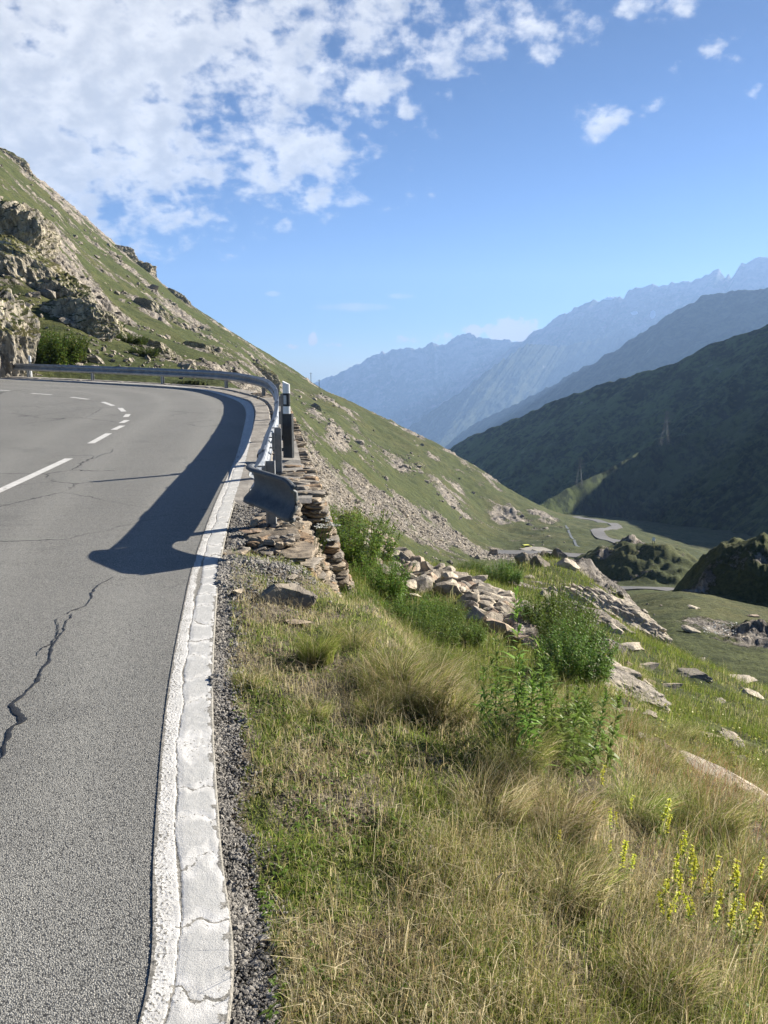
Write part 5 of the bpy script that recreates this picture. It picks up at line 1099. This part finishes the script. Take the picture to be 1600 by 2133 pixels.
umo = link('white_flower', um.mesh('white_flower', [LEAF], False, {'col': np.vstack([np.tile((.1, .16, .03), (ns1, 1)), np.tile((.72, .72, .66), (um.n-ns1, 1))])})); tag(umo, 'white flowering plant growing from the ruined wall top', 'flower')
tw = MB(); b = hit(1038, 1885, 1.4); tw.tube([b, b+np.array((-.01, 0, .05)), b+np.array((-.008, 0, .09)), b+np.array((.012, 0, .115))], [.004, .005, .005, .003], 6); tag(tw.build('dry_stalk', m_simple('dry_stalk', (.5, .38, .2), (.62, .5, .3), 20, .8), None, True), 'curved pale dry stalk standing in the verge turf', 'plant stalk')

# ------------------------------------------------------------------ valley: roads, stream, car, sign, pylons
def ribbon(name, pts, hw, up, material, label, cat='road', dmin=60, xyz=False):
    p3 = np.array([P(q[0], 1120, q[1])[:2] for q in pts]); w = smooth_path(p3, 1.0); la = lat(w); u = np.linspace(-1, 1, 7)
    X = w[:, None, 0]+la[:, None, 0]*u*hw; Y = w[:, None, 1]+la[:, None, 1]*u*hw; zc_ = np.maximum.reduce([gz(X[:, j], Y[:, j]) for j in range(7)])
    kk = np.hanning(15)/np.hanning(15).sum(); zc_ = np.convolve(np.pad(zc_, 7, 'edge'), kk, 'valid'); Z = np.repeat(zc_[:, None], 7, 1)+up
    v = np.stack([X, Y, Z], -1); lo = v.copy(); lo[..., 2] -= .5
    f = [grid_faces(len(w), 7)[:, ::-1]]; vv = np.vstack([v.reshape(-1, 3), lo[:, [0, -1]].reshape(-1, 3)]); n0 = len(w)*7; i = np.arange(len(w)-1)
    f.append(np.stack([i*7, (i+1)*7, n0+(i+1)*2, n0+i*2], 1)); f.append(np.stack([i*7+6, n0+i*2+1, n0+(i+1)*2+1, (i+1)*7+6], 1))
    o = link(name, mesh_np(name, vv, f, [material], None, False)); return tag(o, label, cat, kind='structure')
VROAD = m_simple('valley_asphalt', (.11, .108, .105), (.16, .155, .15), .6, .8)
PALE = m_simple('gravel_layby', (.26, .235, .19), (.36, .33, .28), .8, .9)
ribbon('valley_road', [(1032, 213), (1080, 214), (1135, 215), (1180, 216), (1240, 217), (1300, 221), (1325, 230), (1315, 243), (1290, 256), (1262, 270), (1246, 284), (1243, 298), (1256, 316), (1278, 335), (1284, 352), (1270, 372), (1235, 392), (1195, 405)], 2.3, .25, VROAD, 'grey road winding along the valley floor')
ribbon('valley_road', [(1190, 185), (1225, 190), (1258, 196), (1268, 201), (1255, 206), (1225, 208)], 1.5, .3, VROAD, 'lower loop of the valley road')
ribbon('valley_road', [(1290, 118), (1335, 116), (1375, 113), (1420, 110)], 1.3, .25, VROAD, 'short piece of road showing behind the grassy rise', dmin=80)
ribbon('gravel_layby', [(1095, 226), (1120, 229), (1138, 222)], 2.4, .3, PALE, 'pale gravel lay-by at the valley road')
ribbon('stream', [(1178, 310), (1185, 280), (1195, 258), (1202, 245), (1215, 238)], .4, .08, WATERM, 'small stream running through the valley', 'stream')
def car():
    q = hit(1098, 1146, 100); r = empty('car', q+np.array((0, 0, .25)), .25); tag(r, 'small yellow car parked at the lay-by in the valley', 'car')
    pf = [(-1.6, .35), (1.6, .35), (1.65, .8), (1.0, .9), (.55, 1.42), (-1.25, 1.45), (-1.65, .95)]
    mb = MB(); n = len(pf); v = [(x_, sy*.8*(.86 if z_ > 1.2 else 1), z_) for sy in (-1, 1) for x_, z_ in pf]; mb.add(v, [[i, (i+1) % n, n+(i+1) % n, n+i] for i in range(n)])
    for i in range(1, n-1): mb.t.append(np.array([[0, i+1, i]])); mb.t.append(np.array([[n, n+i, n+i+1]]))
    mb.build('body', CARP, r, False, .05)
    for sy in (-1, 1): w_ = MB(); w_.box((-.3, sy*.76, 1.15), (1.3, .06, .38)); w_.build('window', GLASSD, r)
    for (x_, s_) in ((.9, 1), (-1.52, -1)): w_ = MB(); w_.box((x_, 0, 1.15), (.06, 1.2, .4), tilt(0, -.6 if s_ > 0 else .2, 0)); w_.build('window', GLASSD, r)
    for x_ in (-1, 1.02):
        for sy in (-1, 1): w_ = MB(); w_.tube([(x_, sy*.62, .32), (x_, sy*.84, .32)], .32, 14); w_.build('wheel', RUBBER, r)
    for sy in (-1, 1): w_ = MB(); w_.box((1.64, sy*.55, .68), (.05, .25, .14)); w_.build('headlight', WHITEP, r)
    mb = MB(); mb.box((-1.66, 0, .62), (.05, .5, .13)); mb.build('number_plate', WHITEP, r)
car()
q = hit(1361, 1133, 60); b_ = empty('sign_board', q, .5); tag(b_, 'white tilted sign board on top of the green knoll', 'sign')
mb = MB(); mb.box((0, 0, .95), (.75, .05, .75), tilt(0, .5, 0)); mb.build('panel', WHITEP, b_); mb = MB(); mb.box((.45, .1, .8), (.3, .05, .7), tilt(0, .4, .4)); mb.build('panel', WHITEP, b_)
for sx in (-.22, .3): mb = MB(); mb.tube([(sx, 0, -.3), (sx, 0, .8)], .05, 6); mb.build('leg', BLACKP, b_)
q = hit(1028, 1153, 100); mb = MB(); mb.box(q+np.array((0, 0, .5)), (2.2, 2.0, 1.8), None, .06, .9); tag(mb.build('stone_hut', ROCK_FAR, None, False, .05), 'small dark stone block at the left end of the valley road', 'hut')

def pylon(px, py, top, d, label):
    base = P(px, py, d); H = (py-top)/FPX*d; mb = MB(); w0 = H*.105; w1 = H*.022
    def cpt(i, t_): sx, sy = ((-1, -1), (1, -1), (1, 1), (-1, 1))[i]; w = w0+(w1-w0)*min(1, t_/.75) if t_ < .75 else w1; return np.array((sx*w, sy*w, H*t_))
    lv = [0, .14, .27, .39, .5, .6, .7, .8, .9, 1]; root = empty('pylon', base); tag(root, label, 'pylon')
    for i in range(4): mb.tube([cpt(i, t_) for t_ in lv], .075, 4)
    for a_, b2 in zip(lv[:-1], lv[1:]):
        for i in range(4): mb.tube([cpt(i, a_), cpt((i+1) % 4, b2)], .035, 3); mb.tube([cpt((i+1) % 4, a_), cpt(i, b2)], .035, 3)
    mb.build('mast', LATTICE, root)
    for t_, L_ in ((.66, .16), (.78, .19), (.90, .14)):
        am = MB(); am.tube([(-H*L_, 0, H*t_), (H*L_, 0, H*t_)], .10, 4); am.tube([(-H*L_, 0, H*t_), (0, 0, H*(t_+.05)), (H*L_, 0, H*t_)], .05, 3); am.build('cross_arm', LATTICE, root)
pylon(1384, 928, 860, 560, 'lattice pylon on the sunlit crest of the dark spur'); pylon(1206, 1012, 955, 495, 'lattice pylon low on the dark spur, left of the other')
for (px, d, hgt, lb) in ((648, 345, 5, 'wooden pole on the skyline of the left slope'), (665, 345, 4, 'shorter pole on the skyline of the left slope')):
    a, e = azel(px, 800); x0, y0 = d*math.sin(a), d*math.cos(a); mb = MB(); g = float(gz(x0, y0)); mb.tube([(x0, y0, g-.5), (x0, y0, g+hgt)], .12, 6); mb.box((x0, y0, g+hgt-.5), (1.2, .1, .1)); tag(mb.build('pole', LATTICE), lb, 'pole')
